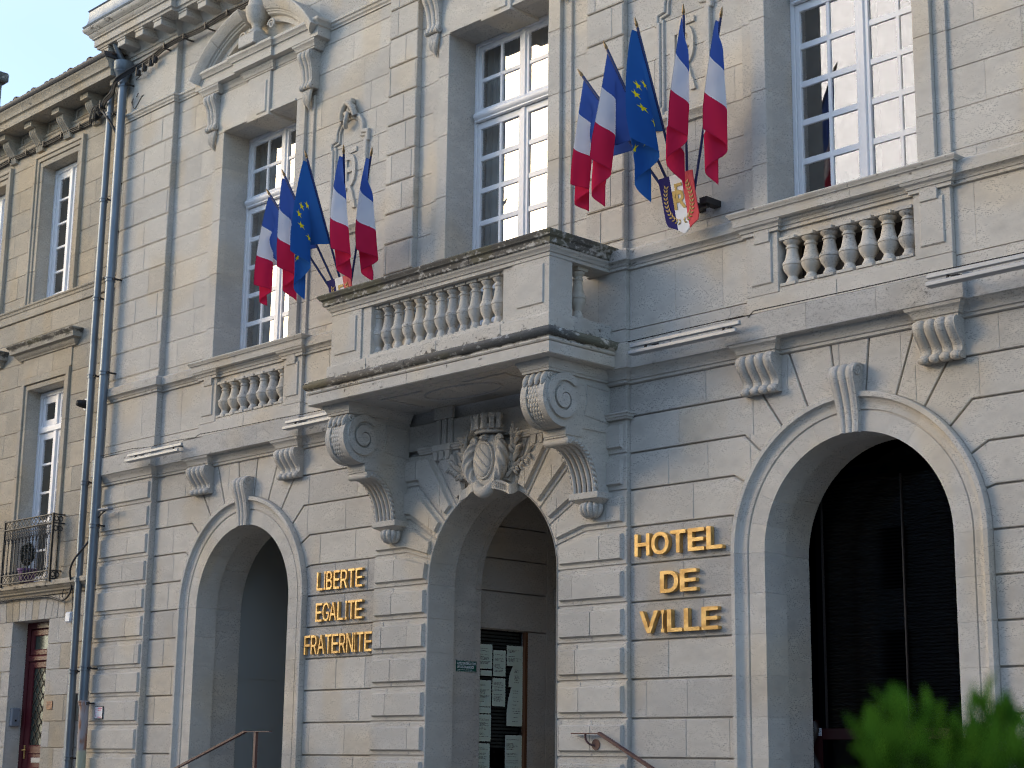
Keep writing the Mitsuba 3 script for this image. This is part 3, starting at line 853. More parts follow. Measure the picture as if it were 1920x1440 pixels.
RAIL = [(-0.16, 5.80), (0.19, 5.795), (0.205, 5.78), (0.20, 5.765), (0.185, 5.75), (0.18, 5.735), (0.165, 5.73), (0.155, 5.715), (0.15, 5.64), (0.135, 5.63), (-0.16, 5.63)]
RBED = [(-0.12, 5.632), (0.095, 5.632), (0.085, 5.61), (0.06, 5.595), (0.05, 5.575), (0.048, 5.565), (0.032, 5.562), (0.032, 5.525), (-0.12, 5.525)]
kb = None
for cx in (CXS[0], CXS[2]):
    BS = f'{TH}__balustrade' if cx < 0 else f'{TH}__balustrade_001'
    for m in mould([(cx - 1.20, 0.1), (cx - 1.20, 0.0), (cx + 1.20, 0.0), (cx + 1.20, 0.1)], RAIL, 1.1, seed=2):
        put(f'{BS}__handrail', m, 'm_stone', smooth=30, tone=0.2, wear=lambda v: np.where(v[:, 2] > 5.74, 0.3, 0.05) * (np.abs(v[:, 0] - cx) > 0.9))
    for a, b in ((-1.25, -0.83), (0.83, 1.25)):
        put(f'{BS}__pedestal', [slab(sbox(cx + a, 4.86, cx + b, 5.53), -0.05, 0.40, 0.005), slab(sbox(cx + a + 0.075, 4.97, cx + b - 0.075, 5.45), -0.068, -0.045, 0.01)] + mould([(cx + a, 0.0), (cx + a, -0.05), (cx + b, -0.05), (cx + b, 0.0)], RBED, 5), 'm_stone', tone=0.25)
    put(f'{BS}__underrail', mould([(cx - 0.829, 0.0), (cx + 0.829, 0.0)], RBED, 5) + [bx(cx - 0.829, cx + 0.829, 0.0, 0.40, 5.445, 5.63)], 'm_stone', smooth=30, tone=0.3)
    for a, b in ((-1.25, -0.1), (-0.097, 1.25)):
        put(f'{BS}__plinth', [slab(sbox(cx + a, 4.645, cx + b, 4.855), -0.055, 0.40, 0.006)], 'm_stone', tone=0.15 + 0.3 * rng.random())
    put(f'{BS}__ledge', [bx(cx - 0.83, cx + 0.83, -0.04, 0.40, 4.855, 4.905, 0.004)], 'm_stone', tone=0.2)
    for j in range(7):
        x = cx - 0.83 + (j + 0.5) * 1.66 / 7
        if kb is None:
            kb = [put(f'{BS}__baluster', baluster_mesh(0.535, 1.12), 'm_stone', smooth=35, tone=0.12, to_world=T().translate([x, 0.045, 4.907]))]
        elif len(kb) < 4:
            kb.append(put(f'{BS}__baluster', baluster_mesh(0.535, 1.12 + 0.015 * (len(kb) - 2)), 'm_stone', smooth=35, tone=(0.0, 0.3, 0.75)[len(kb) - 1], wear=(0.0, 0.06, 0.12)[len(kb) - 1], to_world=T().translate([x, 0.045, 4.907])))
        else:
            again(f'{BS}__baluster', kb[(j * 3 + int(cx > 0)) % 4], T().translate([x, 0.045 + 0.003 * math.sin(j * 2.3), 4.907]))
    put(f'{BS}__back', bx(cx - 0.829, cx + 0.829, 0.375, 0.41, 4.85, 5.45), 'm_wood')

# ------------------------------------------------------------------ the balcony
BC = f'{TH}__balcony'
wtop = lambda v: np.clip(0.95 - 0.25 * (v[:, 2] < 5.70), 0, 1) * np.where(v[:, 1] < -0.4, 1, 0.7)
BR = [(-0.32, 5.80), (0.13, 5.795), (0.145, 5.78), (0.14, 5.765), (0.125, 5.745), (0.12, 5.73), (0.10, 5.72), (0.09, 5.71), (0.085, 5.655), (0.07, 5.645), (-0.30, 5.645)]
BB = [(-0.30, 5.646), (0.06, 5.646), (0.052, 5.62), (0.03, 5.60), (0.022, 5.58), (0.02, 5.575), (0.005, 5.57), (0.005, 5.53), (-0.30, 5.53)]
path = [(-1.95, -0.0), (-1.95, -1.07), (1.95, -1.07), (1.95, -0.0)]
for m in mould(path, BR, 1.15, gap=0.007, seed=12):
    put(f'{BC}__handrail', m, 'm_stone', smooth=30, tone=0.5, wear=wtop)
for m in mould(path, BB, 2.0, seed=13):
    put(f'{BC}__underrail', m, 'm_stone', smooth=30, tone=0.25)
for s in (-1, 1):
    x0, x1 = sorted((s * 1.35, s * 1.945))
    put(f'{BC}__pedestal', [slab(sbox(x0, 4.87, x1, 5.535), -1.065, -0.72, 0.005), slab(sbox(s * 1.65 - 0.21, 5.0, s * 1.65 + 0.21, 5.455), -1.082, -1.06, 0.01), bx(x0 + 0.002, x1 - 0.001, -1.055, -0.70, 4.87, 5.535)], 'm_stone', tone=0.2)
    xi = sorted((s * 1.30, s * 1.349))
    put(f'{BC}__inner_pilaster', [slab(sbox(xi[0] - (0.12 if s > 0 else 0), 4.87, xi[1] + (0.12 if s < 0 else 0), 5.535), -1.045, -0.72, 0.004)], 'm_stone', tone=0.3)
    j = 0
    for y in (-0.46,):
        again(f'{BC}__baluster', kb[0], T().translate([s * 1.80, y, 4.90]).scale([0.86, 0.86, 1.18]))
    xx = sorted((s * 1.67, s * 1.955))
    put(f'{BC}__return_plinth', [bx(xx[0], xx[1], -0.72, -0.0, 4.66, 4.90, 0.005)], 'm_stone', tone=0.5, wear=lambda v: np.where(v[:, 2] < 4.75, 0.55, 0.1))
for j in range(13):
    again(f'{BC}__baluster', kb[(j * 7 + j // 3) % 4], T().translate([-1.19 + 2.38 * j / 12, -0.92, 4.90]).scale([0.86, 0.86, 1.18]))
for a, b in ((-1.98, -1.2), (-1.197, 0.1), (0.103, 1.2), (1.203, 1.98)):
    put(f'{BC}__plinth', [slab(sbox(a, 4.66, b, 4.865), -1.10, -0.70, 0.006), bx(max(a, -1.3), min(b, 1.3), -1.06, -0.75, 4.865, 4.905, 0.004) if a < 1.2 else bx(a, a + 0.1, -1.06, -0.75, 4.86, 4.865)], 'm_stone', tone=0.08, wear=lambda v: np.where(v[:, 2] < 4.7, 0.5, 0.02))
SL = [(-0.9, 4.67), (0.18, 4.665), (0.215, 4.655), (0.235, 4.63), (0.24, 4.605), (0.23, 4.575), (0.21, 4.555), (0.185, 4.548), (0.185, 4.535), (0.20, 4.53), (0.205, 4.515), (0.195, 4.50), (0.175, 4.495), (0.19, 4.485), (0.19, 4.365), (0.175, 4.355), (-0.9, 4.355)]
wsl = lambda v: np.where(v[:, 2] > 4.55, 1.0, np.where(v[:, 2] > 4.5, 0.35, 0.06)) * np.where((v[:, 0] > 1.5) & (v[:, 1] > -0.7), 0.75, 1)
for m in mould([(-1.95, -0.07), (-1.95, -1.07), (1.95, -1.07), (1.95, -0.07)], SL, 1.7, gap=0.009, seed=14):
    put(f'{BC}__slab', m, 'm_stone', smooth=32, tone=0.15, wear=wsl)
# ceiling panel of the slab: coffer lines and oval
rec = [LineString([(-1.15, -0.95), (1.15, -0.95), (1.15, -0.17), (-1.15, -0.17), (-1.15, -0.95)])]
put(f'{BC}__soffit', [bx(-1.95, 1.95, -1.07, -0.0, 4.352, 4.40)], 'm_stone', tone=0.45)
ov = tube([(0.62 * math.cos(a), -0.56 + 0.27 * math.sin(a), 4.352) for a in np.linspace(0, 2 * PI, 49)], 0.016, 6, caps=False)
put(f'{BC}__soffit_oval', [ov, bar((-1.1, -0.90, 4.352), (-0.35, -0.90, 4.352), 0.02), bar((0.35, -0.90, 4.352), (1.1, -0.90, 4.352), 0.02), bar((-1.05, -0.9, 4.352), (-1.05, -0.25, 4.352), 0.018), bar((1.05, -0.9, 4.352), (1.05, -0.25, 4.352), 0.018)], 'm_stone', smooth=40, tone=0.8)

for s in (-1, 1):
    CO = f'{TH}__balcony_console' if s < 0 else f'{TH}__balcony_console_001'
    x0, x1 = sorted((s * 1.56, s * 1.92))
    CAP = [(-0.05, 4.353), (0.085, 4.353), (0.08, 4.33), (0.06, 4.305), (0.045, 4.27), (0.042, 4.255), (0.03, 4.25), (0.03, 4.225), (-0.05, 4.22)]
    put(f'{CO}__cap', mould([(x0, -0.06), (x0, -1.04), (x1, -1.04), (x1, -0.06)], CAP, 9) + [bx(x0, x1, -1.03, -0.05, 4.15, 4.353)], 'm_stone', smooth=30, tone=0.25)
    cyv, czv, rv = -0.81, 3.945, 0.315
    arc = [(cyv + rv * math.cos(a), czv + rv * math.sin(a)) for a in np.radians(np.linspace(60, 285, 40))]
    body = [(-0.05, 4.222)] + arc + [(-0.4, 3.655), (-0.05, 3.655)]
    w = 0.085
    put(f'{CO}__volute', [side_extr(body, x0, x0 + w), side_extr(body, x1 - w, x1), side_extr([(y + (0.035 if y < cyv + 0.1 else 0), z) for y, z in body], x0 + w - 0.002, x1 - w + 0.002)], 'm_stone', smooth=30, tone=0.35)
    th = np.linspace(0, 2 * PI * 2.1, 150)
    rs_ = np.interp(th, [0, 2 * PI, 2 * PI * 2.1], [0.262, 0.125, 0.012])
    band_ = LineString([(cyv + r_ * math.cos(0.9 + t_), czv + r_ * math.sin(0.9 + t_)) for r_, t_ in zip(rs_, th)]).buffer(0.043, cap_style='round')
    for x, sg in ((x0, -1), (x1, 1)):
        xa_, xb_ = sorted((x, x + sg * 0.035))
        vol = []
        for p_ in polys(band_):
            m = trimesh.creation.extrude_polygon(p_, xb_ - xa_, engine='earcut')
            v = np.asarray(m.vertices)
            vol.append(M(np.column_stack([xa_ + v[:, 2], v[:, 0], v[:, 1]]), m.faces))
        put(f'{CO}__spiral', vol, 'm_stone', smooth=30, tone=0.3)
        put(f'{CO}__side_panel', [tube([(x, -0.44, 4.16), (x, -0.43, 3.98), (x, -0.47, 3.81), (x, -0.08, 3.77)], 0.011, 6), tube([(x, -0.44, 4.16), (x, -0.08, 4.14)], 0.011, 6)], 'm_stone', smooth=40, tone=0.6)
    sc = []
    for i in range(13):
        a = math.radians(128 + i * 10.2)
        for j in range(5 if i % 2 else 4):
            x = x0 + w + 0.022 + (j + (0 if i % 2 else 0.5)) * 0.043 - 0.005
            d = np.array([math.cos(a), math.sin(a)])
            p = np.array([cyv, czv]) + d * (rv - 0.028)
            m = trimesh.creation.icosphere(1, 1.0)
            v = m.vertices * np.array([0.026, 0.018, 0.034])
            tt = np.array([-d[1], d[0]])
            sc.append(M(np.column_stack([x + v[:, 0], p[0] + v[:, 1] * d[0] + v[:, 2] * tt[0], p[1] + v[:, 1] * d[1] + v[:, 2] * tt[1]]), m.faces))
    put(f'{CO}__scales', sc, 'm_stone', smooth=60, tone=0.1)
    pods = []
    for j in range(4):
        xj = x0 + 0.04 + j * 0.092
        pods.append(tube(spline([(xj, cyv - 0.08, 4.205), (xj, cyv - 0.20, 4.20), (xj, cyv - 0.275, 4.12), (xj, cyv - 0.295, 4.07)], 9), [0.03, 0.036, 0.042, 0.044, 0.044, 0.042, 0.038, 0.03, 0.012], 8))
    for x in (x0 - 0.005, x1 + 0.005):
        pods.append(spiral(x, cyv - 0.20, 4.165, 0.045, 0.01, 1.4, 0, 0.018, 24))
    put(f'{CO}__husk', pods, 'm_stone', smooth=60, tone=0.2)
    # lower bracket: block, hollow curve with acanthus, foot and pendant
    q = [(math.cos(t), math.sin(t)) for t in np.linspace(PI / 2, 0, 14)]
    ay, az, ry_, rz_ = -0.66, 2.97, 0.42, 0.56
    hollow = [(-0.755, az + rz_)] + [(ay + ry_ * a, az + rz_ * b) for a, b in q] + [(-0.05, az), (-0.05, 3.66), (-0.755, 3.66)]
    put(f'{CO}__lower_bracket', [side_extr(hollow, x0 + 0.012, x1 - 0.012), bx(x0, x1, -0.762, -0.5, 3.55, 3.662, 0.004)], 'm_stone', smooth=28, tone=0.3)
    ac = []
    for j, xo in enumerate((0.03, 0.105, 0.18, 0.255, 0.33)):
        pts = [(x0 + xo, ay + (ry_ - 0.03) * math.cos(t), az + (rz_ - 0.03) * math.sin(t)) for t in np.linspace(PI / 2 + 0.2, 0.0, 12)]
        ac.append(tube(pts, [0.05, 0.048, 0.042, 0.038, 0.036, 0.035, 0.034, 0.033, 0.032, 0.03, 0.03, 0.03] if j in (0, 4) else np.linspace(0.05, 0.026, 12), 8))
    for i in range(12):
        t = PI / 2 - 0.02 - i * 0.13
        for xo, sg in ((0.0, -1), (0.36, 1)):
            m = trimesh.creation.icosphere(1, 1.0)
            v = m.vertices * np.array([0.022, 0.040, 0.020])
            ct, st_ = math.cos(t + 0.5), math.sin(t + 0.5)
            v = np.column_stack([v[:, 0], v[:, 1] * st_ - v[:, 2] * ct, -v[:, 1] * ct - v[:, 2] * st_])
            ac.append(M(v + np.array([x0 + xo, ay + (ry_ - 0.035) * math.cos(t), az + (rz_ - 0.035) * math.sin(t)]), m.faces))
    ac.append(tube([(x0 - 0.012, ay - 0.05, az + rz_ - 0.045), (x0 + 0.02, ay - 0.05, az + rz_ - 0.045), (x1 - 0.02, ay - 0.05, az + rz_ - 0.045), (x1 + 0.012, ay - 0.05, az + rz_ - 0.045)], [0.030, 0.045, 0.045, 0.030], 10))
    put(f'{CO}__acanthus', ac, 'm_stone', smooth=60, tone=0.25)
    put(f'{CO}__foot', [bx(x0 - 0.045, x1 + 0.045, -0.30, -0.05, 2.90, 2.972, 0.005), M([(x, y, z) for z, e in ((2.901, 0.0), (2.85, 0.09)) for x, y in ((x0 - 0.04 + e, -0.05), (x0 - 0.04 + e, -0.29 + e), (x1 + 0.04 - e, -0.29 + e), (x1 + 0.04 - e, -0.05))], [(0, 1, 5, 4), (1, 2, 6, 5), (2, 3, 7, 6), (4, 5, 6, 7)])], 'm_stone', tone=0.3)
    xm = (x0 + x1) / 2
    pd = [lathe([(0.001, 2.855), (0.10, 2.85), (0.115, 2.82), (0.11, 2.78), (0.08, 2.74), (0.03, 2.72), (0.001, 2.715)], 16, (xm, -0.14, 0))]
    for j in range(7):
        t = math.radians(-90 + (j - 3) * 28)
        pd.append(tube(spline([(xm + 0.06 * math.cos(t), -0.14 + 0.06 * math.sin(t), 2.85), (xm + 0.13 * math.cos(t), -0.14 + 0.13 * math.sin(t), 2.82), (xm + 0.11 * math.cos(t), -0.14 + 0.11 * math.sin(t), 2.76), (xm + 0.03 * math.cos(t), -0.14 + 0.03 * math.sin(t), 2.715)], 8), [0.02, 0.03, 0.034, 0.036, 0.034, 0.03, 0.024, 0.014], 7))
    put(f'{CO}__pendant', pd, 'm_stone', smooth=60, tone=0.3)

# impost moulding, triglyph strips and pier caps under the balcony
IM = [(-0.02, 3.87), (0.05, 3.865), (0.055, 3.85), (0.04, 3.835), (0.04, 3.815), (0.025, 3.81), (0.022, 3.79), (-0.02, 3.785)]
for a, b in ((-1.32, -0.42), (0.42, 1.32)):
    put(f'{TH}__middle_bay__impost', mould([(a, -0.07), (b, -0.07)], IM, 5), 'm_stone', smooth=30, tone=0.2)
for s in (-1, 1):
    x = s * 0.87
    put(f'{TH}__middle_bay__triglyph', [bx(x - 0.17, x + 0.17, -0.13, -0.06, 3.79, 3.87, 0.004), bx(x - 0.17, x + 0.17, -0.10, -0.05, 4.20, 4.35, 0.004)] + [bx(x - 0.155 + j * 0.11, x - 0.155 + j * 0.11 + 0.085, -0.085, -0.045, 3.87, 4.20, 0.012) for j in range(3)]
        + [M([(x - 0.16 + j * 0.11, -0.12, 3.788), (x - 0.065 + j * 0.11, -0.12, 3.788), (x - 0.085 + j * 0.11, -0.12, 3.68), (x - 0.14 + j * 0.11, -0.12, 3.68), (x - 0.16 + j * 0.11, -0.06, 3.788), (x - 0.065 + j * 0.11, -0.06, 3.788), (x - 0.085 + j * 0.11, -0.06, 3.68), (x - 0.14 + j * 0.11, -0.06, 3.68)], [(0, 1, 2, 3), (0, 3, 7, 4), (1, 5, 6, 2), (3, 2, 6, 7)]) for j in range(3)], 'm_stone', tone=0.3)
    put(f'{TH}__middle_bay__pier_cap', mould([(s * 1.80, -0.0), (s * 1.80, -0.09), (s * 2.20, -0.09), (s * 2.20, 0.0)] if s > 0 else [(-2.20, 0.0), (-2.20, -0.09), (-1.80, -0.09), (-1.80, 0.0)], IM, 5), 'm_stone', smooth=30, tone=0.3)

# ------------------------------------------------------------------ coat of arms over the middle arch
CA = f'{TH}__coat_of_arms'
crown = []
for a in np.linspace(-1.15, 1.15, 6):
    x, y = 0.27 * math.sin(a), -0.10 - 0.17 * math.cos(a)
    tw = [bx(-0.027, 0.027, -0.03, 0.03, 3.95, 4.075, 0.004)] + [bx(-0.036 + j * 0.027, -0.018 + j * 0.027, -0.036, 0.034, 4.085, 4.115, 0.002) for j in range(3)] + [bx(-0.036, 0.036, -0.038, 0.036, 4.065, 4.09, 0.003), bx(-0.033, 0.033, -0.034, 0.03, 3.93, 3.96, 0.003)]
    for m in tw:
        m.apply_transform(trimesh.transformations.rotation_matrix(-a, (0, 0, 1)))
        m.apply_translation((x * 0.92, y, 0))
    crown += tw
band = [(0.19, 3.885), (0.215, 3.89), (0.222, 3.915), (0.205, 3.92), (0.205, 3.96), (0.21, 3.99), (0.17, 3.99), (0.15, 3.885)]
cr = lathe(band, 32)
v = cr.vertices.copy()
cr.vertices = np.column_stack([v[:, 0] * 1.05, -0.08 + v[:, 1] * 0.85, v[:, 2]])
v = np.asarray(cr.vertices)
crown.append(cr)
crown.append(bx(-0.2, 0.2, -0.10, -0.03, 3.89, 3.99, 0.01))
put(f'{CA}__crown', crown, 'm_stone', smooth=35, tone=0.15)
# cartouche: domed oval shield in a scrolled strapwork frame
m = trimesh.creation.icosphere(3, 1.0)
put(f'{CA}__shield', M(m.vertices * np.array([0.148, 0.05, 0.205]) + np.array([0.0, -0.215, 3.555]), m.faces), 'm_stone', smooth=True, tone=0.05)
fr_ = []
m = trimesh.creation.icosphere(3, 1.0)
fr_.append(M(m.vertices * np.array([0.30, 0.10, 0.36]) + np.array([0.0, -0.115, 3.54]), m.faces))
for s in (-1, 1):
    pth = spline([(s * 0.20, -0.15, 3.80), (s * 0.275, -0.17, 3.68), (s * 0.295, -0.175, 3.54), (s * 0.25, -0.175, 3.39), (s * 0.13, -0.17, 3.29)], 46)
    rad = np.interp(np.linspace(0, 1, 46), [0, 0.15, 0.5, 0.85, 1], [0.025, 0.062, 0.082, 0.062, 0.03])
    rp = tube(pth, rad, 30, caps=False)
    vv = np.asarray(rp.vertices).reshape(46, 30, 3)
    ang_ = np.arange(30) * 2 * PI / 30
    fl = 1 + 0.15 * np.cos(5 * ang_[None, :] + s * np.linspace(0, 24, 46)[:, None])
    fr_.append(M((pth[:, None] + (vv - pth[:, None]) * fl[..., None]).reshape(-1, 3), rp.faces))
    fr_.append(spiral(0, 0, 0, 0.055, 0.012, 1.5, 0, 0.026, 30))
    v = fr_[-1].vertices.copy()
    fr_[-1].vertices = np.column_stack([s * 0.215 + v[:, 1] * s, -0.16 + v[:, 0], 3.80 + v[:, 2]])
fr_.append(tube([(0.160 * math.cos(t), -0.205, 3.555 + 0.218 * math.sin(t)) for t in np.linspace(0, 2 * PI, 41)], 0.017, 8, caps=False))
fr_.append(bx(-0.055, 0.055, -0.235, -0.12, 3.79, 3.87, 0.02))
fr_.append(bx(-0.035, 0.035, -0.26, -0.12, 3.80, 3.85, 0.015))
fr_.append(tube(spline([(-0.13, -0.15, 3.33), (-0.10, -0.185, 3.22), (0.02, -0.19, 3.17), (0.12, -0.17, 3.25), (0.14, -0.14, 3.33)], 14), [0.03, 0.05, 0.062, 0.07, 0.074, 0.075, 0.075, 0.075, 0.073, 0.07, 0.06, 0.05, 0.04, 0.03], 10))
put(f'{CA}__cartouche', fr_, 'm_stone', smooth=60, tone=0.2)
bars_ = []
for o in (-0.17, -0.085, 0.0, 0.085, 0.17):
    pts = []
    for t in np.linspace(-1, 1, 25):
        x, z = t * 0.15 + o * 0.55, -t * 0.15 + o * 0.85
        q_ = 1 - (x / 0.142) ** 2 - (z / 0.198) ** 2
        if q_ > 0.02:
            pts.append((x, -0.213 - 0.05 * math.sqrt(q_), 3.555 + z))
    if len(pts) > 3:
        bars_.append(tube(pts, 0.014, 6))
put(f'{CA}__shield_bends', bars_, 'm_stone', smooth=60, tone=0.35)


def leaf_relief(p, d, L, w, lift=0.03):
    """A small carved leaf: pointed, keeled, lying on the wall."""
    p, d = np.array(p, float), np.array(d, float)
    d /= np.linalg.norm(d)
    s = np.array([-d[1], d[0]])
    V, n = [], 6
    for k in range(n + 1):
        t = k / n
        ww = w * math.sin(PI * min(1, t * 0.9 + 0.08)) ** 0.8 * (1 - t * 0.25)
        for a, h in ((-1, 0.0), (-0.5, 0.012), (0, 0.02), (0.5, 0.012), (1, 0.0)):
            q_ = p + d * L * t + s * ww * a
            V.append((q_[0], -0.075 - lift * math.sin(PI * t * 0.8) - h - 0.01, q_[1]))
    return M(V, [(i * 5 + j, i * 5 + j + 1, i * 5 + j + 6, i * 5 + j + 5) for i in range(n) for j in range(4)])


lr = random.Random(5)
for s in (-1, 1):
    ms = []
    stem = spline([(s * 0.16, 3.30), (s * 0.36, 3.42), (s * 0.42, 3.62), (s * 0.43, 3.86)], 14)
    ms.append(tube([(x, -0.10, z) for x, z in stem], 0.016, 6))
    for i in range(2, 14):
        x, z = stem[i]
        for dd in ((s * 1.0, 0.45), (-s * 0.35, 1.0)):
            ms.append(leaf_relief((x, z), (dd[0] + lr.uniform(-.3, .3), dd[1] + lr.uniform(-.3, .3)), lr.uniform(.11, .17), lr.uniform(.025, .036), lr.uniform(.02, .06)))
    st2 = spline([(s * 0.36, 3.42), (s * 0.52, 3.48), (s * 0.66, 3.58)], 8)
    ms.append(tube([(x, -0.10, z) for x, z in st2], 0.013, 6))
    for i in range(1, 8):
        x, z = st2[i]
        for sg in (-1, 1):
            ms.append(leaf_relief((x, z), (s * 0.8 + lr.uniform(-.2, .2), sg * 0.8 + lr.uniform(-.2, .2)), lr.uniform(.09, .14), lr.uniform(.022, .032), lr.uniform(.02, .05)))
    put(f'{CA}__foliage', ms, 'm_stone', smooth=50, tone=0.25)
rib = []
for s in (-1, 1):
    c = spline([(s * 0.10, -0.16, 3.27), (s * 0.22, -0.21, 3.25), (s * 0.36, -0.17, 3.20), (s * 0.44, -0.19, 3.17), (s * 0.47, -0.12, 3.20), (s * 0.44, -0.10, 3.30)], 24)
    V = []
    for p in c:
        V += [(p[0], p[1], p[2] - 0.065), (p[0], p[1], p[2] + 0.055), (p[0], p[1] + 0.014, p[2] + 0.055), (p[0], p[1] + 0.014, p[2] - 0.065)]
    rib.append(M(V, [(i * 4 + j, i * 4 + (j + 1) % 4, i * 4 + 4 + (j + 1) % 4, i * 4 + 4 + j) for i in range(23) for j in range(4)]))
tx = text('L\'ESTITION', 0.07, 0.02, 0, 0, 0, 0.55)
v = tx.vertices.copy()
kx = 0.30 / v[:, 0].max()
xx = 0.13 + v[:, 0] * kx
cc_ = spline([(0.10, -0.16, 3.27), (0.22, -0.21, 3.25), (0.36, -0.17, 3.20), (0.44, -0.19, 3.17)], 60)
yy = np.interp(xx, cc_[:, 0], cc_[:, 1])
z_ = np.interp(xx, cc_[:, 0], cc_[:, 2])
rib.append(M(np.column_stack([xx, yy - 0.012 + v[:, 1], z_ - 0.04 + v[:, 2]]), tx.faces))
put(f'{CA}__ribbon', rib[0], 'm_stone', smooth=30, tone=0.15)
put(f'{CA}__ribbon', rib[1:], 'm_stone', smooth=30, tone=0.15)

# ------------------------------------------------------------------ carved panels with the monogram, either side of the middle bay
for s in (-1, 1):
    x = s * 3.04
    K = f'{TH}__carved_panel' if s < 0 else f'{TH}__carved_panel_001'
    out = [(-0.40, 7.42), (-0.40, 8.38), (-0.43, 8.38), (-0.43, 8.53), (-0.33, 8.53)]
    arcp = [(0.33 * math.cos(t), 8.55 + 0.33 * math.sin(t)) for t in np.radians(np.linspace(165, 15, 16))]
    half = [(-0.40, 7.20), (-0.40, 8.36), (-0.43, 8.37), (-0.43, 8.54), (-0.32, 8.56)] + [(0.32 * math.cos(t) , 8.58 + 0.30 * math.sin(t)) for t in np.radians(np.linspace(172, 8, 16))] + [(0.32, 8.56), (0.43, 8.54), (0.43, 8.37), (0.40, 8.36), (0.40, 7.20)]
    poly = Polygon([(x + a, b) for a, b in half])
    fo = poly
    put(f'{K}__border', [slab(fo.difference(fo.buffer(-0.055, join_style='mitre')).buffer(0) if False else p_, -0.05, 0.0, 0.012) for p_ in polys(fo.difference(fo.buffer(-0.06, join_style='mitre')).difference(sbox(x - 0.002, 6, x + 0.002, 10)))], 'm_stone', tone=0.35)
    put(f'{K}__inner_border', [slab(p_, -0.028, 0.0, 0.008) for p_ in polys(fo.buffer(-0.06, join_style='mitre').difference(fo.buffer(-0.10, join_style='mitre')).difference(sbox(x - 0.002, 6, x + 0.002, 10)))], 'm_stone', tone=0.3)
    put(f'{K}__base', mould([(x - 0.44, 0.0), (x - 0.44, -0.02), (x + 0.44, -0.02), (x + 0.44, 0.0)], [(-0.02, 7.22), (0.06, 7.21), (0.065, 7.19), (0.04, 7.16), (0.02, 7.13), (0.015, 7.10), (-0.02, 7.09)], 9) + [bx(x - 0.44, x - 0.30, -0.045, 0, 7.2, 7.36, 0.012), bx(x + 0.30, x + 0.44, -0.045, 0, 7.2, 7.36, 0.012)], 'm_stone', smooth=30, tone=0.3)
    top = [tube(spline([(x - 0.14, -0.06, 8.78), (x - 0.10, -0.09, 8.92), (x + 0.0, -0.10, 9.0), (x + 0.10, -0.09, 8.92), (x + 0.14, -0.06, 8.80)], 14), 0.045, 8), bx(x - 0.085, x + 0.085, -0.09, 0, 8.99, 9.07, 0.015), spiral(0, 0, 0, 0.075, 0.015, 1.5, 0, 0.03, 30), tube(spline([(x - 0.1, -0.06, 8.86), (x + 0.02, -0.11, 8.80), (x - 0.02, -0.10, 8.70), (x - 0.05, -0.06, 8.66)], 12), 0.035, 8)]
    v = top[2].vertices.copy()
    top[2].vertices = np.column_stack([x + 0.06 + v[:, 1], -0.07 + v[:, 0], 8.90 + v[:, 2]])
    put(f'{K}__crest', top, 'm_stone', smooth=60, tone=0.45)
    put(f'{K}__monogram', [text('R', 0.82, 0.035, x - 0.20, 7.46, -0.03, 0.62), text('F', 0.60, 0.026, x - 0.10, 7.75, -0.024, 0.70)], 'm_stone', tone=0.2)
# ------------------------------------------------------------------ passages behind the arches
L0 = CXS[0]
put(f'{TH}__left_passage', [bx(L0 - 1.25, L0 - 1.16, 0.80, 5.0, GZ, 4.2), bx(L0 + 1.16, L0 + 1.25, 0.80, 5.0, GZ, 4.2), bx(L0 - 1.3, L0 + 1.3, 5.0, 5.1, GZ, 4.2), bx(L0 - 1.3, L0 + 1.3, 0.80, 5.1, 4.0, 4.1), bx(L0 - 1.162, L0 - 1.145, 0.82, 5.0, 1.18, 1.21)], 'm_grey')
# the porch of the middle arch: stone side wall with a glazed notice case, pilaster beyond
XS = -1.30
pw = [sbox(0.882, 2.62, 2.2, 3.03), sbox(0.882, 2.19, 2.2, 2.605), sbox(0.882, 1.70, 2.2, 2.175), sbox(2.203, GZ, 2.55, 3.6), sbox(0.882, 3.045, 2.2, 3.6), sbox(1.86, GZ, 2.2, 1.685)]


def side_wall(poly, x, c=0.006, depth=0.06):
    """A stone of the porch side wall: (y, z) shape with its face at x, looking towards +x."""
    m = slab(poly, 0.0, depth, c)
    v = np.asarray(m.vertices)
    return M(np.column_stack([x - v[:, 1], v[:, 0], v[:, 2]]), m.faces[:, ::-1])


for p_ in pw:
    put(f'{TH}__porch__stone', side_wall(p_, XS), 'm_stone', tone=0.55)
put(f'{TH}__porch__pilaster', [bx(XS, XS + 0.10, 2.35, 2.85, GZ, 2.05, 0.01), bx(XS, XS + 0.18, 2.30, 2.90, 2.05, 2.30, 0.03), bx(XS, XS + 0.05, 2.6, 3.3, GZ, 1.35, 0.01)], 'm_stone', tone=0.6)
put(f'{TH}__porch__shell', [bx(XS - 0.12, XS - 0.055, 0.882, 4.6, 1.69, 3.7), bx(XS - 0.12, XS - 0.055, 1.86, 4.6, GZ, 1.70), bx(1.30, 1.4, 0.882, 4.6, GZ, 3.7), bx(-1.4, 1.4, 4.6, 4.7, GZ, 3.7), bx(-1.4, 1.4, 0.882, 4.7, 3.6, 3.7)], 'm_stone', tone=0.9)
NC = f'{TH}__notice_case'
put(f'{NC}__frame', [bx(XS - 0.05, XS + 0.004, 1.80, 1.857, GZ, 1.685, 0.004)], 'm_brass')
put(f'{NC}__glass', M([(XS - 0.02, 0.885, GZ), (XS - 0.02, 1.81, GZ), (XS - 0.02, 1.81, 1.685), (XS - 0.02, 0.885, 1.685)], [(0, 1, 2, 3)]), 'm_lowglass')
put(f'{NC}__blind', [bx(XS - 0.16, XS - 0.11, 0.9, 1.81, z, z + 0.028) for z in np.arange(0.2, 1.68, 0.045)], 'm_blind')
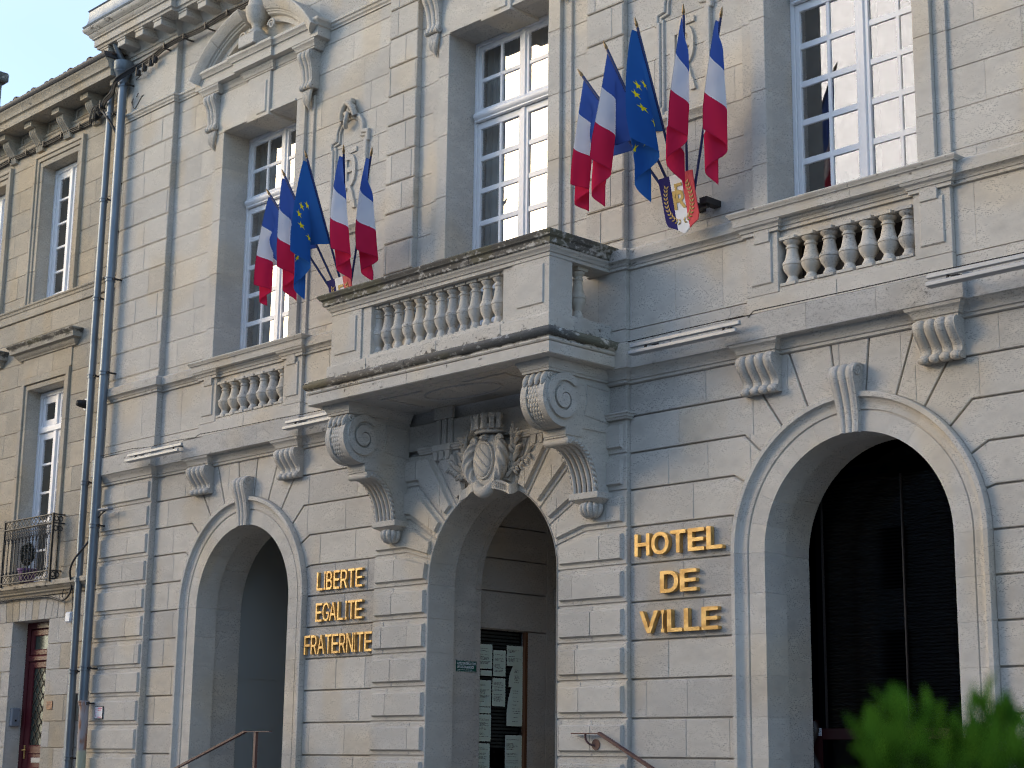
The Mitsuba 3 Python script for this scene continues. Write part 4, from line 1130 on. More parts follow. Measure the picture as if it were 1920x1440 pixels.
put(f'{NC}__back', bx(XS - 0.5, XS - 0.4, 0.85, 2.1, GZ, 1.75), 'm_dark')

# papers behind the glass
pr = random.Random(3)
PAP = [(1.02, 1.25, 1.185, 1.495, 'torn notice sheet high in the left column of the notice case'),
       (1.05, 1.25, 1.095, 1.165, 'short paper slip under the top left notice'),
       (1.27, 1.49, 1.1, 1.43, 'narrow notice in the middle of the upper row behind glass'),
       (1.0, 1.24, 0.71, 1.04, 'notice with crease below the short slip in the left column'),
       (1.26, 1.49, 0.72, 1.075, 'notice with small crest below the middle upper sheet'),
       (1.01, 1.24, 0.625, 0.7, 'cut off strip of paper between two left column notices'),
       (1.01, 1.245, 0.275, 0.61, 'notice with crest in the lower left of the case'),
       (1.0, 1.23, -0.2, 0.25, 'lowest notice of the left column, cut by the frame'),
       (1.51, 1.8, 1.24, 1.5, 'wide printed sheet at the top right of the notice case'),
       (1.55, 1.8, 0.97, 1.25, 'curling wide sheet second from top at right of case'),
       (1.52, 1.8, 0.475, 0.98, 'long curling list of print at right of case'),
       (1.5, 1.8, -0.1, 0.36, 'large list at the bottom right of the notice case')]
for i, (y0, y1, z0, z1, lab) in enumerate(PAP):
    t = thing('notice_paper', lab, 'paper', 'papers in the notice case')
    n = 9
    curl = i in (9, 10)
    V = []
    for a in range(n):
        z = z0 + (z1 - z0) * a / (n - 1)
        sh = 0.10 * (a / (n - 1)) ** 2.5 if curl else 0.0
        for b in range(5):
            V.append((XS - 0.034 - 0.004 * pr.random() - (0.02 * (1 - b / 4) * a / n if curl else 0), y0 + sh + (y1 - y0 - sh) * b / 4, z))
    put(f'{t}__sheet', M(V, [(a * 5 + b, a * 5 + b + 1, a * 5 + b + 6, a * 5 + b + 5) for a in range(n - 1) for b in range(4)]), 'm_paper', smooth=True)
    ln = []
    z = z1 - 0.06
    while z > z0 + 0.05:
        w_ = pr.uniform(0.45, 0.95)
        yy = y0 + 0.02 + (0.08 if curl else 0)
        ln.append(bx(XS - 0.0325, XS - 0.0315, yy, yy + (y1 - yy - 0.02) * w_, z, z + 0.004))
        z -= pr.choice((0.014, 0.014, 0.028, 0.05))
    if ln:
        put(f'{t}__print', ln, 'm_ink')
        labels[f'{t}__print'] = {'kind': 'stuff'}
t = thing('safety_sign', 'green sign ACCES DEFIBRILLATEUR on the reveal of the middle arch', 'sign')
XJ = -1.108
put(f'{t}__plate', bx(XJ - 0.05, XJ - 0.036, 0.46, 0.80, 1.115, 1.255), 'm_green')
put(f'{t}__rim', [bx(XJ - 0.0358, XJ - 0.0345, 0.463, 0.797, z, z + 0.003) for z in (1.119, 1.248)], 'm_white')


def side_text(s, h, x, y0, y1, z, mat='m_white', key='lettering'):
    m = meshkit.text_mesh(s, h, 0.0012, True)
    v = np.asarray(m.vertices).copy()
    v[:, 0] -= v[:, 0].min()
    k_ = (y1 - y0) / v[:, 0].max()
    put(f'{t}__{key}', M(np.column_stack([x + v[:, 2], y0 + v[:, 0] * k_, z + v[:, 1]]), m.faces), mat)


side_text('ACCES DEFIBRILLATEUR', 0.030, XJ - 0.0357, 0.470, 0.788, 1.203)
side_text("EN CAS D'URGENCE", 0.030, XJ - 0.0357, 0.475, 0.755, 1.160)
side_text('COMPOSER LE 15 OU LE 112', 0.008, XJ - 0.0357, 0.475, 0.74, 1.136)

# the right arch: glazed screen in dark red joinery before a dark hall
R0 = CXS[2]
GS = f'{TH}__glazed_screen'
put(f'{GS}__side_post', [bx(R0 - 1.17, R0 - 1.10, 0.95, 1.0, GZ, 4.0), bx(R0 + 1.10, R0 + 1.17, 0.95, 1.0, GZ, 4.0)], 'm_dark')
put(f'{GS}__stile', [bx(R0 - 1.30, R0 - 1.22, 0.93, 1.02, GZ, 0.49), bx(R0 - 1.225, R0 - 1.14, 0.93, 0.99, GZ, 0.40)], 'm_darkred')
put(f'{GS}__rail', [bx(R0 - 1.14, R0 + 1.16, 0.935, 0.985, 0.285, 0.40, 0.006)], 'm_darkred')
put(f'{GS}__transom', [bx(R0 - 1.16, R0 + 1.16, 0.94, 1.0, 2.98, 3.12)], 'm_dark')
put(f'{GS}__mullion', [bx(R0 - 1.10, R0 - 1.085, 0.955, 0.98, 0.40, 2.98), bx(R0 - 0.10, R0 - 0.085, 0.955, 0.98, 0.40, 2.98)], 'm_iron')
put(f'{GS}__pane', M([(R0 - 1.16, 0.975, GZ), (R0 + 1.16, 0.975, GZ), (R0 + 1.16, 0.975, 3.6), (R0 - 1.16, 0.975, 3.6)], [(0, 1, 2, 3)]), 'm_lowglass')
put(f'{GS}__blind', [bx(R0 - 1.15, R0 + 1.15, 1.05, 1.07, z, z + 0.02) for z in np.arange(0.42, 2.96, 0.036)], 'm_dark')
labels[f'{GS}__blind'] = {'kind': 'stuff'}
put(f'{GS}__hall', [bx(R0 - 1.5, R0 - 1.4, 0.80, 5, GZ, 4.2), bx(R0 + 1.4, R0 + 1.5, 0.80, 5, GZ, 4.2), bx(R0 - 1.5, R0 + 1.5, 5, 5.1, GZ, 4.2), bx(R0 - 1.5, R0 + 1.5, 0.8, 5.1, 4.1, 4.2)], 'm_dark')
put(f'{GS}__scrolled_fitting', [tube(spline([(R0 - 1.20, 0.86, 0.45), (R0 - 1.17, 0.86, 0.38), (R0 - 1.22, 0.86, 0.28), (R0 - 1.245, 0.86, 0.18), (R0 - 1.18, 0.86, 0.05), (R0 - 1.2, 0.86, -0.15)], 20), 0.045, 8)], 'm_iron', smooth=True)
t = thing('door_sticker', 'small white printed sticker on the dark red door stile', 'sticker')
put(f'{t}__sheet', bx(3.93, 4.01, 0.927, 0.9295, 0.325, 0.405), 'm_plastic')
put(f'{t}__print', [bx(3.94, 4.0 - 0.01 * (i % 2), 0.9262, 0.9268, 0.34 + i * 0.013, 0.343 + i * 0.013) for i in range(5)], 'm_ink')
labels[f'{t}__print'] = {'kind': 'stuff'}

# ------------------------------------------------------------------ gilt lettering
def glyph(ch, x0, x1, z0, z1, yf, yb, bold):
    m = meshkit.text_mesh(ch, 0.25, 1.0, bold)
    v = np.asarray(m.vertices).copy()
    v -= v.min(0)
    e = v.max(0)
    sx, sz = (x1 - x0) / e[0], (z1 - z0) / e[1]
    q_ = np.column_stack([x0 + v[:, 0] * sx, np.where(v[:, 2] > 0.5, yf, yb), z0 + v[:, 1] * sz])
    return M(q_, m.faces)


def inscription(t, word, px, xa_, xb_, z0, z1, yf, yb, bold):
    a, b = px[0][0], px[-1][1]
    for ch, (u0, u1) in zip(word, px):
        f_ = lambda u: xa_ + (xb_ - xa_) * (u - a) / (b - a)
        put(f'{t}__letter', glyph(ch, f_(u0), f_(u1), z0, z1, yf, yb, bold), 'm_gold')


t = thing('name_lettering', 'bold gilt letters HOTEL DE VILLE on the wall left of the right arch', 'lettering')
inscription(t, 'HOTEL', [(197, 355), (375, 555), (570, 730), (752, 915), (938, 1095)], 2.30, 3.53, 2.232, 2.475, -0.065, -0.006, True)
inscription(t, 'DE', [(458, 640), (657, 820)], 2.665, 3.175, 1.812, 2.048, -0.065, -0.006, True)
inscription(t, 'VILLE', [(247, 440), (472, 506), (535, 690), (708, 865), (885, 1050)], 2.37, 3.46, 1.392, 1.632, -0.065, -0.006, True)
t = thing('motto_lettering', 'thin gilt letters LIBERTE EGALITE FRATERNITE right of the left arch', 'lettering')
inscription(t, 'LIBERTE', [(255, 330), (345, 366), (375, 445), (465, 535), (550, 630), (640, 715), (730, 810)], -3.385, -2.43, 2.215, 2.458, -0.05, -0.006, False)
inscription(t, 'EGALITE', [(243, 320), (330, 408), (415, 495), (510, 585), (605, 625), (637, 715), (722, 805)], -3.385, -2.415, 1.803, 2.045, -0.05, -0.006, False)
inscription(t, 'FRATERNITE', [(103, 180), (190, 265), (275, 360), (368, 445), (452, 530), (545, 620), (632, 715), (725, 742), (755, 835), (848, 935)], -3.61, -2.20, 1.378, 1.628, -0.05, -0.006, False)

# ------------------------------------------------------------------ flags
def flag_cloth(A, C, F, seed, nf, amp, e_rot, nu=44, nv=40):
    """Cloth hung from the staff between A (top) and C: swag to the plumb line under A, then gathered in folds, the top edge foremost; uv = (fly, hoist)."""
    r = random.Random(seed)
    A, C = np.array(A), np.array(C)
    H = np.linalg.norm(C - A)
    wd = np.linalg.norm((C - A)[:2])
    ef = np.array([math.cos(e_rot), math.sin(e_rot), 0])
    back = np.array([-math.sin(e_rot), math.cos(e_rot), 0])      # away from the square
    ph, p1, p2, p3 = r.uniform(0.0, 0.25), r.uniform(0, 6), r.uniform(0, 6), r.uniform(-0.5, 0.5)
    V, UV = np.zeros((nu, nv, 3)), []
    for i in range(nu):
        s = i / (nu - 1)
        h = A + (C - A) * s
        w = wd * s * 0.97
        k = s * nf
        for j in range(nv):
            tt = j / (nv - 1)
            ell = tt * F
            Q = np.array([A[0], A[1], h[2] - 0.08 * w])
            if ell < w:
                f_ = ell / max(w, 1e-6)
                p = h + (Q - h) * f_ + np.array([0, 0, -0.05 * w * math.sin(PI * f_)])
                bl = max(0.0, f_ - 0.35) / 0.65
            else:
                p = Q + np.array([0, 0, -(ell - w) * (1 - 0.05 * k)])
                bl = 1.0
            bl = bl * bl * (3 - 2 * bl)
            drop = min(1.0, max(0.0, (A[2] - p[2]) / 1.5))
            kk = k + ph + 0.22 * math.sin(2.6 * drop + p1) * min(1, k + 0.3)
            tri = math.cos(PI * kk)
            width = amp * (0.22 + 0.78 * min(1, 1.5 * drop) ** 0.8) * (1 - 0.10 * k)
            off = ef * (-0.5 * tri * width + (0.03 + 0.04 * drop) * math.sin(2.2 * drop + p2) + p3 * 0.10 * drop * drop)
            off = off + back * (0.075 * k * (0.25 + 0.75 * drop) + 0.022 * math.sin(3.4 * drop + p1 + 2.0 * tri) * drop + 0.012 * math.sin(9 * s + 5 * tt + p2))
            V[i, j] = p + off * bl
            UV.append((tt, s))
    for _ in range(6):                                            # round the creases a little
        W = V.copy()
        W[1:-1, 1:-1] = 0.5 * V[1:-1, 1:-1] + 0.125 * (V[:-2, 1:-1] + V[2:, 1:-1] + V[1:-1, :-2] + V[1:-1, 2:])
        W[1:-1, -1] = 0.6 * V[1:-1, -1] + 0.2 * (V[:-2, -1] + V[2:, -1])
        V = W
    Fc = [(i * nv + j, i * nv + j + 1, (i + 1) * nv + j + 1, (i + 1) * nv + j) for i in range(nu - 1) for j in range(nv - 1)]
    return M(V.reshape(-1, 3), Fc), np.array(UV)


FOLDS = [[(2.9, 0.24, 0.55), (2.6, 0.27, 0.6), (2.3, 0.33, 0.7), (2.8, 0.27, 0.75), (2.6, 0.29, 0.8)], [(2.6, 0.28, 0.55), (2.9, 0.26, 0.6), (2.4, 0.30, 0.65), (2.7, 0.27, 0.7), (2.5, 0.29, 0.85)]]   # folds, width, direction of the folds
SETS = [(3.2, 'right shield', [(-0.507, .286, .02), (-.28, .297, .029), (-.062, .30, .068, 2.232), (.15, .2, .106, 2.259), (.334, .15, .152, 2.207)]),
        (-2.72, 'left shield', [(-.522, .306, .038), (-.329, .311, .082), (-.055, .339, .124), (.357, .366, .078), (.47, .234, .093)])]
ORD = ['leftmost', 'second from left', '', 'second from right', 'rightmost']
for bi, (bx0, nm, poles) in enumerate(SETS):
    for i, (a, phi, dx, *le) in enumerate(poles):
        le = le[0] if le else 2.2
        eu = i == 2
        side = 'right' if bi == 0 else 'left'
        t = thing('flag', f'blue flag with a ring of gold stars on a staff of the {nm}' if eu else f'blue white red flag {ORD[i]} of the four above the {nm}', 'flag', 'flags on the facade')
        d = np.array([math.sin(a), -math.cos(a) * math.sin(phi), math.cos(a) * math.cos(phi)])
        b = np.array([bx0 + dx, -0.30, 5.90])
        put(f'{t}__staff', tube([b, b + (le - 0.115) * d], 0.016, 10), 'm_pole', smooth=40)
        x_ = np.cross(d, [0.3, 0.9, 0.1])
        fin = lathe([(0.001, 0.0), (0.014, 0.0), (0.017, 0.012), (0.012, 0.02), (0.02, 0.035), (0.016, 0.06), (0.006, 0.12), (0.001, 0.125)], 10)
        R_ = trimesh.geometry.align_vectors([0, 0, 1], d)
        fin.apply_transform(R_)
        fin.apply_translation(b + (le - 0.12) * d)
        put(f'{t}__finial', fin, 'm_bronze', smooth=50)
        H = 1.16 if eu else 1.10
        top = b + (le - 0.14) * d
        m, uv = flag_cloth(top, top - H * d, 1.24, 3 + i + 7 * bi, FOLDS[bi][i][0], FOLDS[bi][i][1], FOLDS[bi][i][2])
        put(f'{t}__cloth', m, 'm_europe' if eu else 'm_tricolor', smooth=True, uv=uv)
    # shield that carries the staffs
    t = thing('flag_shield', 'blue white red shield with gilt RF and laurel in full view' if bi == 0 else 'blue white red flag shield half hidden behind the balcony rail', 'shield', 'flag shields')
    cx_ = bx0 + 0.07 if bi == 0 else bx0 + 0.11
    z0, z1 = 5.665, 6.30
    outl = [(-0.245, z1), (0.245, z1), (0.235, 6.1), (0.235, 5.84), (0.21, 5.775), (0.12, 5.735), (0.0, z0), (-0.12, 5.735), (-0.21, 5.775), (-0.235, 5.84), (-0.235, 6.1)]
    ypl = lambda z: -0.30 - 0.16 * (z - z0) / (z1 - z0)
    sp = Polygon([(cx_ + u, v) for u, v in outl])
    for nm2, x0_, x1_, mt in (('blue_band', -0.3, -0.083, 'm_blue'), ('white_band', -0.083, 0.083, 'm_shieldwhite'), ('red_band', 0.083, 0.3, 'm_red')):
        m = slab(sp.intersection(sbox(cx_ + x0_, 5, cx_ + x1_, 7)), -0.012, 0.0, 0.0015)
        v = m.vertices.copy()
        v[:, 1] += ypl(v[:, 2])
        put(f'{t}__{nm2}', M(v, m.faces), mt)
    g = []
    for ch, u0, u1, v0, v1 in (('R', -0.075, 0.085, 5.93, 6.13), ('F', -0.03, 0.075, 6.0, 6.20), ('F', -0.085, 0.0, 5.93, 6.10)):
        mm = glyph(ch, cx_ + u0, cx_ + u1, v0, v1, -0.020, -0.012, True)
        v = mm.vertices.copy()
        v[:, 1] += ypl(v[:, 2])
        g.append(M(v, mm.faces))
    put(f'{t}__monogram', g[:2], 'm_gilt')
    lv = []
    for s in (-1, 1):
        br = spline([(s * 0.02, 5.79), (s * 0.13, 5.86), (s * 0.175, 6.0), (s * 0.15, 6.17)], 12)
        for k_ in range(12):
            x_, z_ = br[k_]
            dn = br[min(k_ + 1, 11)] - br[max(k_ - 1, 0)]
            dn /= np.linalg.norm(dn)
            for sg in (-1, 1):
                dd = np.array([dn[0] * 0.75 - sg * dn[1] * 0.65, dn[1] * 0.75 + sg * dn[0] * 0.65])
                nrm_ = np.array([-dd[1], dd[0]])
                pts = [np.array([x_, z_]) + dd * 0.055 * q2 + nrm_ * w2 for q2, w2 in ((0, 0), (0.4, 0.011), (1, 0), (0.4, -0.011))]
                lv.append(M([(cx_ + p[0], ypl(p[1]) - 0.017, p[1]) for p in pts] + [(cx_ + pts[0][0] * 0.6 + pts[2][0] * 0.4, ypl(z_) - 0.024, pts[0][1] * 0.6 + pts[2][1] * 0.4)], [(0, 1, 4), (1, 2, 4), (2, 3, 4), (3, 0, 4)]))
    put(f'{t}__laurel', lv, 'm_gilt')
    labels[f'{t}__laurel'] = {'kind': 'stuff'}
    put(f'{t}__bracket', [bx(cx_ - 0.22, cx_ + 0.22, -0.21, -0.15, 5.95, 6.0), bx(cx_ + 0.16, cx_ + 0.26, -0.25, 0.0, 5.98, 6.05), bx(cx_ - 0.05, cx_ + 0.05, -0.25, 0.0, 5.98, 6.05)], 'm_iron')

# ------------------------------------------------------------------ strip lamps on the string course
for x0, x1, y, lab in ((-7.80, -6.33, -0.36, 'long metal strip lamp on the string course above the left arch\'s left bracket'), (-3.88, -2.35, -0.30, 'metal strip lamp left of the balcony slab, above the string course'),
                       (2.50, 4.03, -0.34, 'metal strip lamp just right of the balcony, ending above a bracket'), (6.36, 7.9, -0.46, 'metal strip lamp cut by the right edge, nearest the camera')):
    t = thing('strip_lamp', lab, 'lamp', 'strip lamps along the facade')
    put(f'{t}__visor', [bx(x0, x1, y - 0.02, y + 0.02, 4.505, 4.545, 0.004), bx(x0, x1, y - 0.03, y + 0.03, 4.502, 4.510, 0.002)], 'm_alu')
    put(f'{t}__diffuser', [bx(x0 + 0.015, x1 - 0.01, y - 0.07, y - 0.04, 4.415, 4.455, 0.005), bx(x0 + 0.015, x1 - 0.01, y - 0.045, y + 0.03, 4.412, 4.422, 0.003)], 'm_alu')
    for x in (x0 + 0.22, x1 - 0.22):
        put(f'{t}__arm', [bar((x, y, 4.51), (x, -0.10, 4.56), 0.025), bar((x, y - 0.02, 4.44), (x, y + 0.01, 4.52), 0.02)], 'm_iron')

for pts, lab in (([(-8.8, -0.25, 4.655), (-7.9, -0.25, 4.66), (-7.6, -0.15, 4.66), (-6.9, -0.14, 4.67), (-6.4, -0.13, 4.66), (-6.35, -0.2, 4.60), (-6.1, -0.22, 4.66), (-5.5, -0.14, 4.67), (-4.2, -0.14, 4.66), (-3.8, -0.1, 4.66), (-2.4, -0.08, 4.66)], 'thin cable along the string course left of the balcony'),
                 ([(2.2, -0.1, 4.66), (3.0, -0.1, 4.665), (3.9, -0.12, 4.66), (4.05, -0.22, 4.60), (4.1, -0.2, 4.66), (5.3, -0.17, 4.66), (6.3, -0.17, 4.66), (6.6, -0.1, 4.68), (8.9, -0.1, 4.67)], 'thin cable along the ledge right of the balcony')):
    t = thing('ledge_cable', lab, 'cable')
    put(f'{t}__wire', tube(pts, 0.006, 6), 'm_cable', smooth=True)

# ------------------------------------------------------------------ handrails
t = thing('handrail', 'dark red handrail on a wall bracket between the middle and right arches', 'handrail', 'stair handrails')
put(f'{t}__rail', [bar((1.46, -0.16, 0.335), (1.865, -0.16, 0.335), 0.012, 0.05), bar((1.86, -0.16, 0.338), (3.6, -0.16, -0.495), 0.028, 0.05)], 'm_rail')
put(f'{t}__wall_bracket', [tube(spline([(1.66, -0.16, 0.33), (1.665, -0.16, 0.27), (1.70, -0.145, 0.225), (1.76, -0.085, 0.215)], 12), 0.012, 8)], 'm_rail', smooth=True)
rs = lathe([(0.001, 0), (0.055, 0.0), (0.06, 0.004), (0.06, 0.012), (0.001, 0.012)], 24)
rs.apply_transform(trimesh.transformations.rotation_matrix(PI / 2, (1, 0, 0)))
rs.apply_translation((1.765, -0.098, 0.215))
put(f'{t}__rosette', rs, 'm_rail', smooth=30)
t = thing('handrail', 'dark red handrail with a post in front of the left arch', 'handrail', 'stair handrails')
put(f'{t}__rail', [bar((-4.22, -0.5, 0.372), (-3.66, -0.5, 0.372), 0.012, 0.05), bar((-4.215, -0.5, 0.374), (-6.6, -0.5, -0.36), 0.026, 0.05)], 'm_rail')
put(f'{t}__post', bx(-4.0, -3.955, -0.52, -0.48, GZ, 0.367), 'm_rail')

# flyer on the corner pilaster (its code square left out)
t = thing('flyer', 'small framed white flyer with pink print on the corner pilaster', 'poster')
put(f'{t}__frame', bx(-8.66, -8.43, -0.145, -0.128, 0.585, 0.775), 'm_cable')
put(f'{t}__sheet', bx(-8.65, -8.44, -0.148, -0.1455, 0.597, 0.765), 'm_plastic')
put(f'{t}__print', [bx(-8.57, -8.455, -0.1492, -0.1485, 0.735, 0.755), bx(-8.57, -8.47, -0.1492, -0.1485, 0.71, 0.722), bx(-8.57, -8.455, -0.1492, -0.1485, 0.605, 0.62)] + [bx(-8.63, -8.61, -0.1492, -0.1485, 0.62 + 0.045 * i, 0.65 + 0.045 * i) for i in range(3)], 'm_pink')

# ------------------------------------------------------------------ rain pipes
def pipe(t, segs, r, mat, collars, y):
    for a, b, m_ in segs:
        put(f'{t}__pipe', tube([a, b], r, 20), m_, smooth=40)
    for x, z, m_ in collars:
        put(f'{t}__collar', lathe([(r, -0.035), (r + 0.016, -0.033), (r + 0.016, -0.02), (r + 0.008, -0.016), (r + 0.008, 0.012), (r + 0.02, 0.016), (r + 0.02, 0.032), (r, 0.036)], 20, (x, y, z)), m_, smooth=40)
        put(f'{t}__clip', [bx(x + r, x + r + 0.05, y - 0.01, y + 0.02, z - 0.02, z + 0.02), bx(x + r + 0.02, x + r + 0.045, y, 0.0, z - 0.012, z + 0.012)], 'm_iron')


t = thing('rain_pipe', 'thicker zinc rain pipe with a hopper head at the town hall\'s corner', 'rain pipe', 'zinc rain pipes')
pipe(t, [((-8.85, -0.25, 0.86), (-8.87, -0.25, 11.10), 'm_zinc'), ((-8.80, -0.25, 0.86), (-8.77, -0.25, GZ), 'm_rust')], 0.072, 'm_zinc', [(-8.868, 10.9, 'm_zinc'), (-8.862, 7.55, 'm_zinc'), (-8.86, 6.0, 'm_zinc'), (-8.852, 3.55, 'm_zinc'), (-8.85, 1.35, 'm_zinc'), (-8.82, 0.82, 'm_rust')], -0.25)
put(f'{t}__hopper', lathe([(0.072, 10.94), (0.088, 10.95), (0.088, 10.99), (0.094, 11.02), (0.125, 11.09), (0.148, 11.13), (0.142, 11.145), (0.158, 11.17), (0.172, 11.24), (0.178, 11.30), (0.165, 11.31), (0.001, 11.31)], 28, (-8.90, -0.25, 0)), 'm_zinc', smooth=40)
put(f'{t}__spout', tube([(-8.90, -0.25, 11.31), (-8.92, -0.33, 11.45), (-8.94, -0.42, 11.64)], 0.05, 14), 'm_zinc', smooth=40)
t = thing('rain_pipe', 'thinner zinc rain pipe on the neighbouring house beside the corner', 'rain pipe', 'zinc rain pipes')
pipe(t, [((-9.40, -0.15, 10.9), (-9.42, -0.15, 6.6), 'm_zinc'), ((-9.42, -0.15, 6.6), (-9.40, -0.15, 3.4), 'm_zinc'), ((-9.40, -0.15, 3.4), (-9.33, -0.15, GZ), 'm_zinc')], 0.057, 'm_zinc', [(-9.40, 10.55, 'm_zinc'), (-9.41, 9.05, 'm_zinc'), (-9.42, 7.35, 'm_zinc'), (-9.42, 6.05, 'm_zinc'), (-9.40, 4.30, 'm_zinc'), (-9.39, 2.75, 'm_zinc'), (-9.37, 1.32, 'm_zinc'), (-9.34, 0.0, 'm_zinc')], -0.15)
put(f'{t}__head', [tube([(-9.40, -0.15, 10.88), (-9.40, -0.13, 11.02), (-9.40, 0.0, 11.12)], [0.05, 0.045, 0.04], 14)], 'm_zinc', smooth=40)
put(f'{t}__cover_strip', bx(-9.62, -9.47, -0.09, -0.01, GZ, 1.0, 0.006), 'm_greybox')

# pleated curtains behind the left and middle windows
for cx, z0, lab in ((CXS[0], 5.3, 'pleated grey curtain behind the panes of the upper left window'), (CXS[1], 4.75, 'pleated grey curtain behind the panes of the middle window over the balcony')):
    t = thing('curtain', lab, 'curtain', 'curtains behind the upper windows')
    xs_ = np.linspace(cx - 0.98, cx + 0.3, 120)
    ys_ = 0.66 + 0.022 * np.sin((xs_ - cx) * 62) + 0.01 * np.sin((xs_ - cx) * 23 + 1)
    V = [(x, y, z) for z in (z0, 9.45) for x, y in zip(xs_, ys_)]
    put(f'{t}__cloth', M(V, [(i, i + 1, 121 + i, 120 + i) for i in range(119)]), 'm_curtain', smooth=True)
    put(f'{t}__rail', bx(cx - 0.99, cx + 0.99, 0.63, 0.69, 9.45, 9.48), 'm_white')
# ------------------------------------------------------------------ the neighbouring house
NH = thing('neighbour_house', 'yellower stone town house left of the town hall with tall windows and a bracketed cornice', 'house')
NX0, NX1 = -16.2, -9.0
WB = (-11.235, -13.79, -16.35)
holes = unary_union([sbox(c - 0.605, 7.78, c + 0.605, 10.28) for c in WB] + [sbox(c - 0.615, 2.80, c + 0.615, 6.185) for c in (-11.165, -13.72, -16.3)] + [sbox(-11.70, GZ, -10.50, 2.21)])
front_n = sbox(NX0, GZ, NX1, 11.1)
put(f'{NH}__wall', [extr(front_n.difference(holes), 0.022, 0.33), bx(NX0, NX1, 7.0, 7.2, GZ, 11.1), bx(NX0 - 0.1, NX0, 0.022, 7.2, GZ, 11.1)], 'm_stone', tone=0.1)
ntone = lambda x, z, r: 2.0 + r.random() ** 1.3 * 0.9
ntone_low = lambda x, z, r: 2.25 + r.random() * 0.75 if r.random() < 0.3 else 0.45 + 0.4 * r.random()


def n_ashlar(part, region, hl, seed, tone=ntone, gw=0.008, vg=0.007, grooves=()):
    ashlar(f'{NH}__{part}', region, hl, 0.0, gw=gw, vg=vg, vmin=0.45, vmax=0.95, back=0.025, tone=tone, seed=seed, c=0.003, grooves=grooves)


hl = [2.21 + 0.41 * k for k in range(-9, 25)]
sur2 = [sbox(c - 0.85, 7.7, c + 0.85, 10.53) for c in WB]
sur1 = [sbox(c - 0.82, 2.8, c + 0.82, 7.03) for c in (-11.165, -13.72, -16.3)]
n_ashlar('upper_wall', sbox(NX0, 7.74, NX1, 10.66).difference(unary_union(sur2)), hl, 101)
n_ashlar('first_floor_wall', sbox(NX0, 2.80, NX1, 7.50).difference(unary_union(sur1)), hl, 102)
dvx = [(-12.14, -12.24), (-11.93, -12.0), (-11.72, -11.76), (-11.51, -11.53), (-11.30, -11.30), (-11.09, -11.07), (-10.88, -10.84), (-10.67, -10.6), (-10.47, -10.36), (-10.26, -10.22), (-10.04, -10.04), (-12.35, -12.4), (-12.6, -12.6)]
low = sbox(NX0, GZ, NX1, 2.59).difference(sbox(-11.70, GZ, -10.50, 2.21))
gv = [LineString([(a, 2.205), (b, 2.6)]) for a, b in dvx]
n_ashlar('ground_wall', sbox(NX0, 2.213, NX1, 2.59), [], 103, tone=ntone_low, gw=0.014, vg=0.001, grooves=gv)
n_ashlar('ground_wall', low.intersection(sbox(NX0, GZ, NX1, 2.206)), [z for z in hl if z < 2.0], 104, tone=ntone_low, gw=0.014)
# door reveal and flat soffit
put(f'{NH}__door_reveal', [bx(-11.80, -11.702, 0.02, 0.33, GZ, 2.21), bx(-10.498, -10.40, 0.03, 0.33, GZ, 2.21), bx(-11.7, -10.5, 0.03, 0.33, 2.212, 2.25)], 'm_stone', tone=0.8)
for i, c in enumerate(WB):
    S2 = f'{NH}__window_surround' if i == 0 else f'{NH}__window_surround_{i:03d}'
    for nm, w0, w1, z1, y in (('stone', 0.605, 0.70, 10.37, -0.015), ('stone', 0.702, 0.775, 10.45, -0.04), ('stone', 0.777, 0.845, 10.52, -0.065)):
        u = sbox(c - w1, 7.745, c + w1, z1).difference(sbox(c - w0, 7.0, c + w0, z1 - (w1 - w0)))
        for sl in (7.745, 8.6, 9.4):
            pass
        cut_ = unary_union([LineString([(c - 2, z), (c + 2, z)]).buffer(0.002) for z in (8.35, 9.17, 10.0)])
        for p_ in polys(u.difference(cut_)):
            put(f'{S2}__{nm}', slab(p_, y, 0.34 if w0 < 0.61 else 0.02, 0.005), 'm_stone', tone=2.0 + 0.6 * rng.random())
for i, c in enumerate((-11.165, -13.72, -16.3)):
    S2 = f'{NH}__balcony_window_surround' if i == 0 else f'{NH}__balcony_window_surround_{i:03d}'
    for w0, w1, z1, y in ((0.615, 0.70, 6.27, -0.015), (0.702, 0.80, 6.40, -0.045)):
        u = sbox(c - w1, 2.80, c + w1, z1).difference(sbox(c - w0, 2.0, c + w0, z1 - (w1 - w0) - (0.02 if w1 > 0.75 else 0)))
        cut_ = unary_union([LineString([(c - 2, z), (c + 2, z)]).buffer(0.002) for z in (3.85, 4.68, 5.5)])
        for p_ in polys(u.difference(cut_)):
            put(f'{S2}__stone', slab(p_, y, 0.34 if w0 < 0.62 else 0.02, 0.005), 'm_stone', tone=2.1 + 0.7 * rng.random())
    for a, b in ((-0.82, -0.3), (-0.297, 0.2), (0.203, 0.82)):
        put(f'{S2}__frieze', slab(sbox(c + a, 6.41, c + b, 6.74), -0.02, 0.02, 0.004), 'm_stone', tone=2.1 + 0.5 * rng.random())
    HD = [(-0.02, 7.03), (0.19, 7.01), (0.20, 6.995), (0.185, 6.97), (0.165, 6.95), (0.155, 6.94), (0.15, 6.86), (0.13, 6.85), (0.085, 6.84), (0.075, 6.81), (0.05, 6.78), (0.03, 6.765), (0.025, 6.745), (-0.02, 6.735)]
    for m in mould([(c - 0.93, 0.0), (c - 0.93, -0.02), (c + 0.93, -0.02), (c + 0.93, 0.0)], HD, 5, seed=i):
        put(f'{S2}__hood', m, 'm_stone', smooth=30, tone=2.9, wear=lambda v: np.where(v[:, 2] > 6.93, 0.75, 0.15))
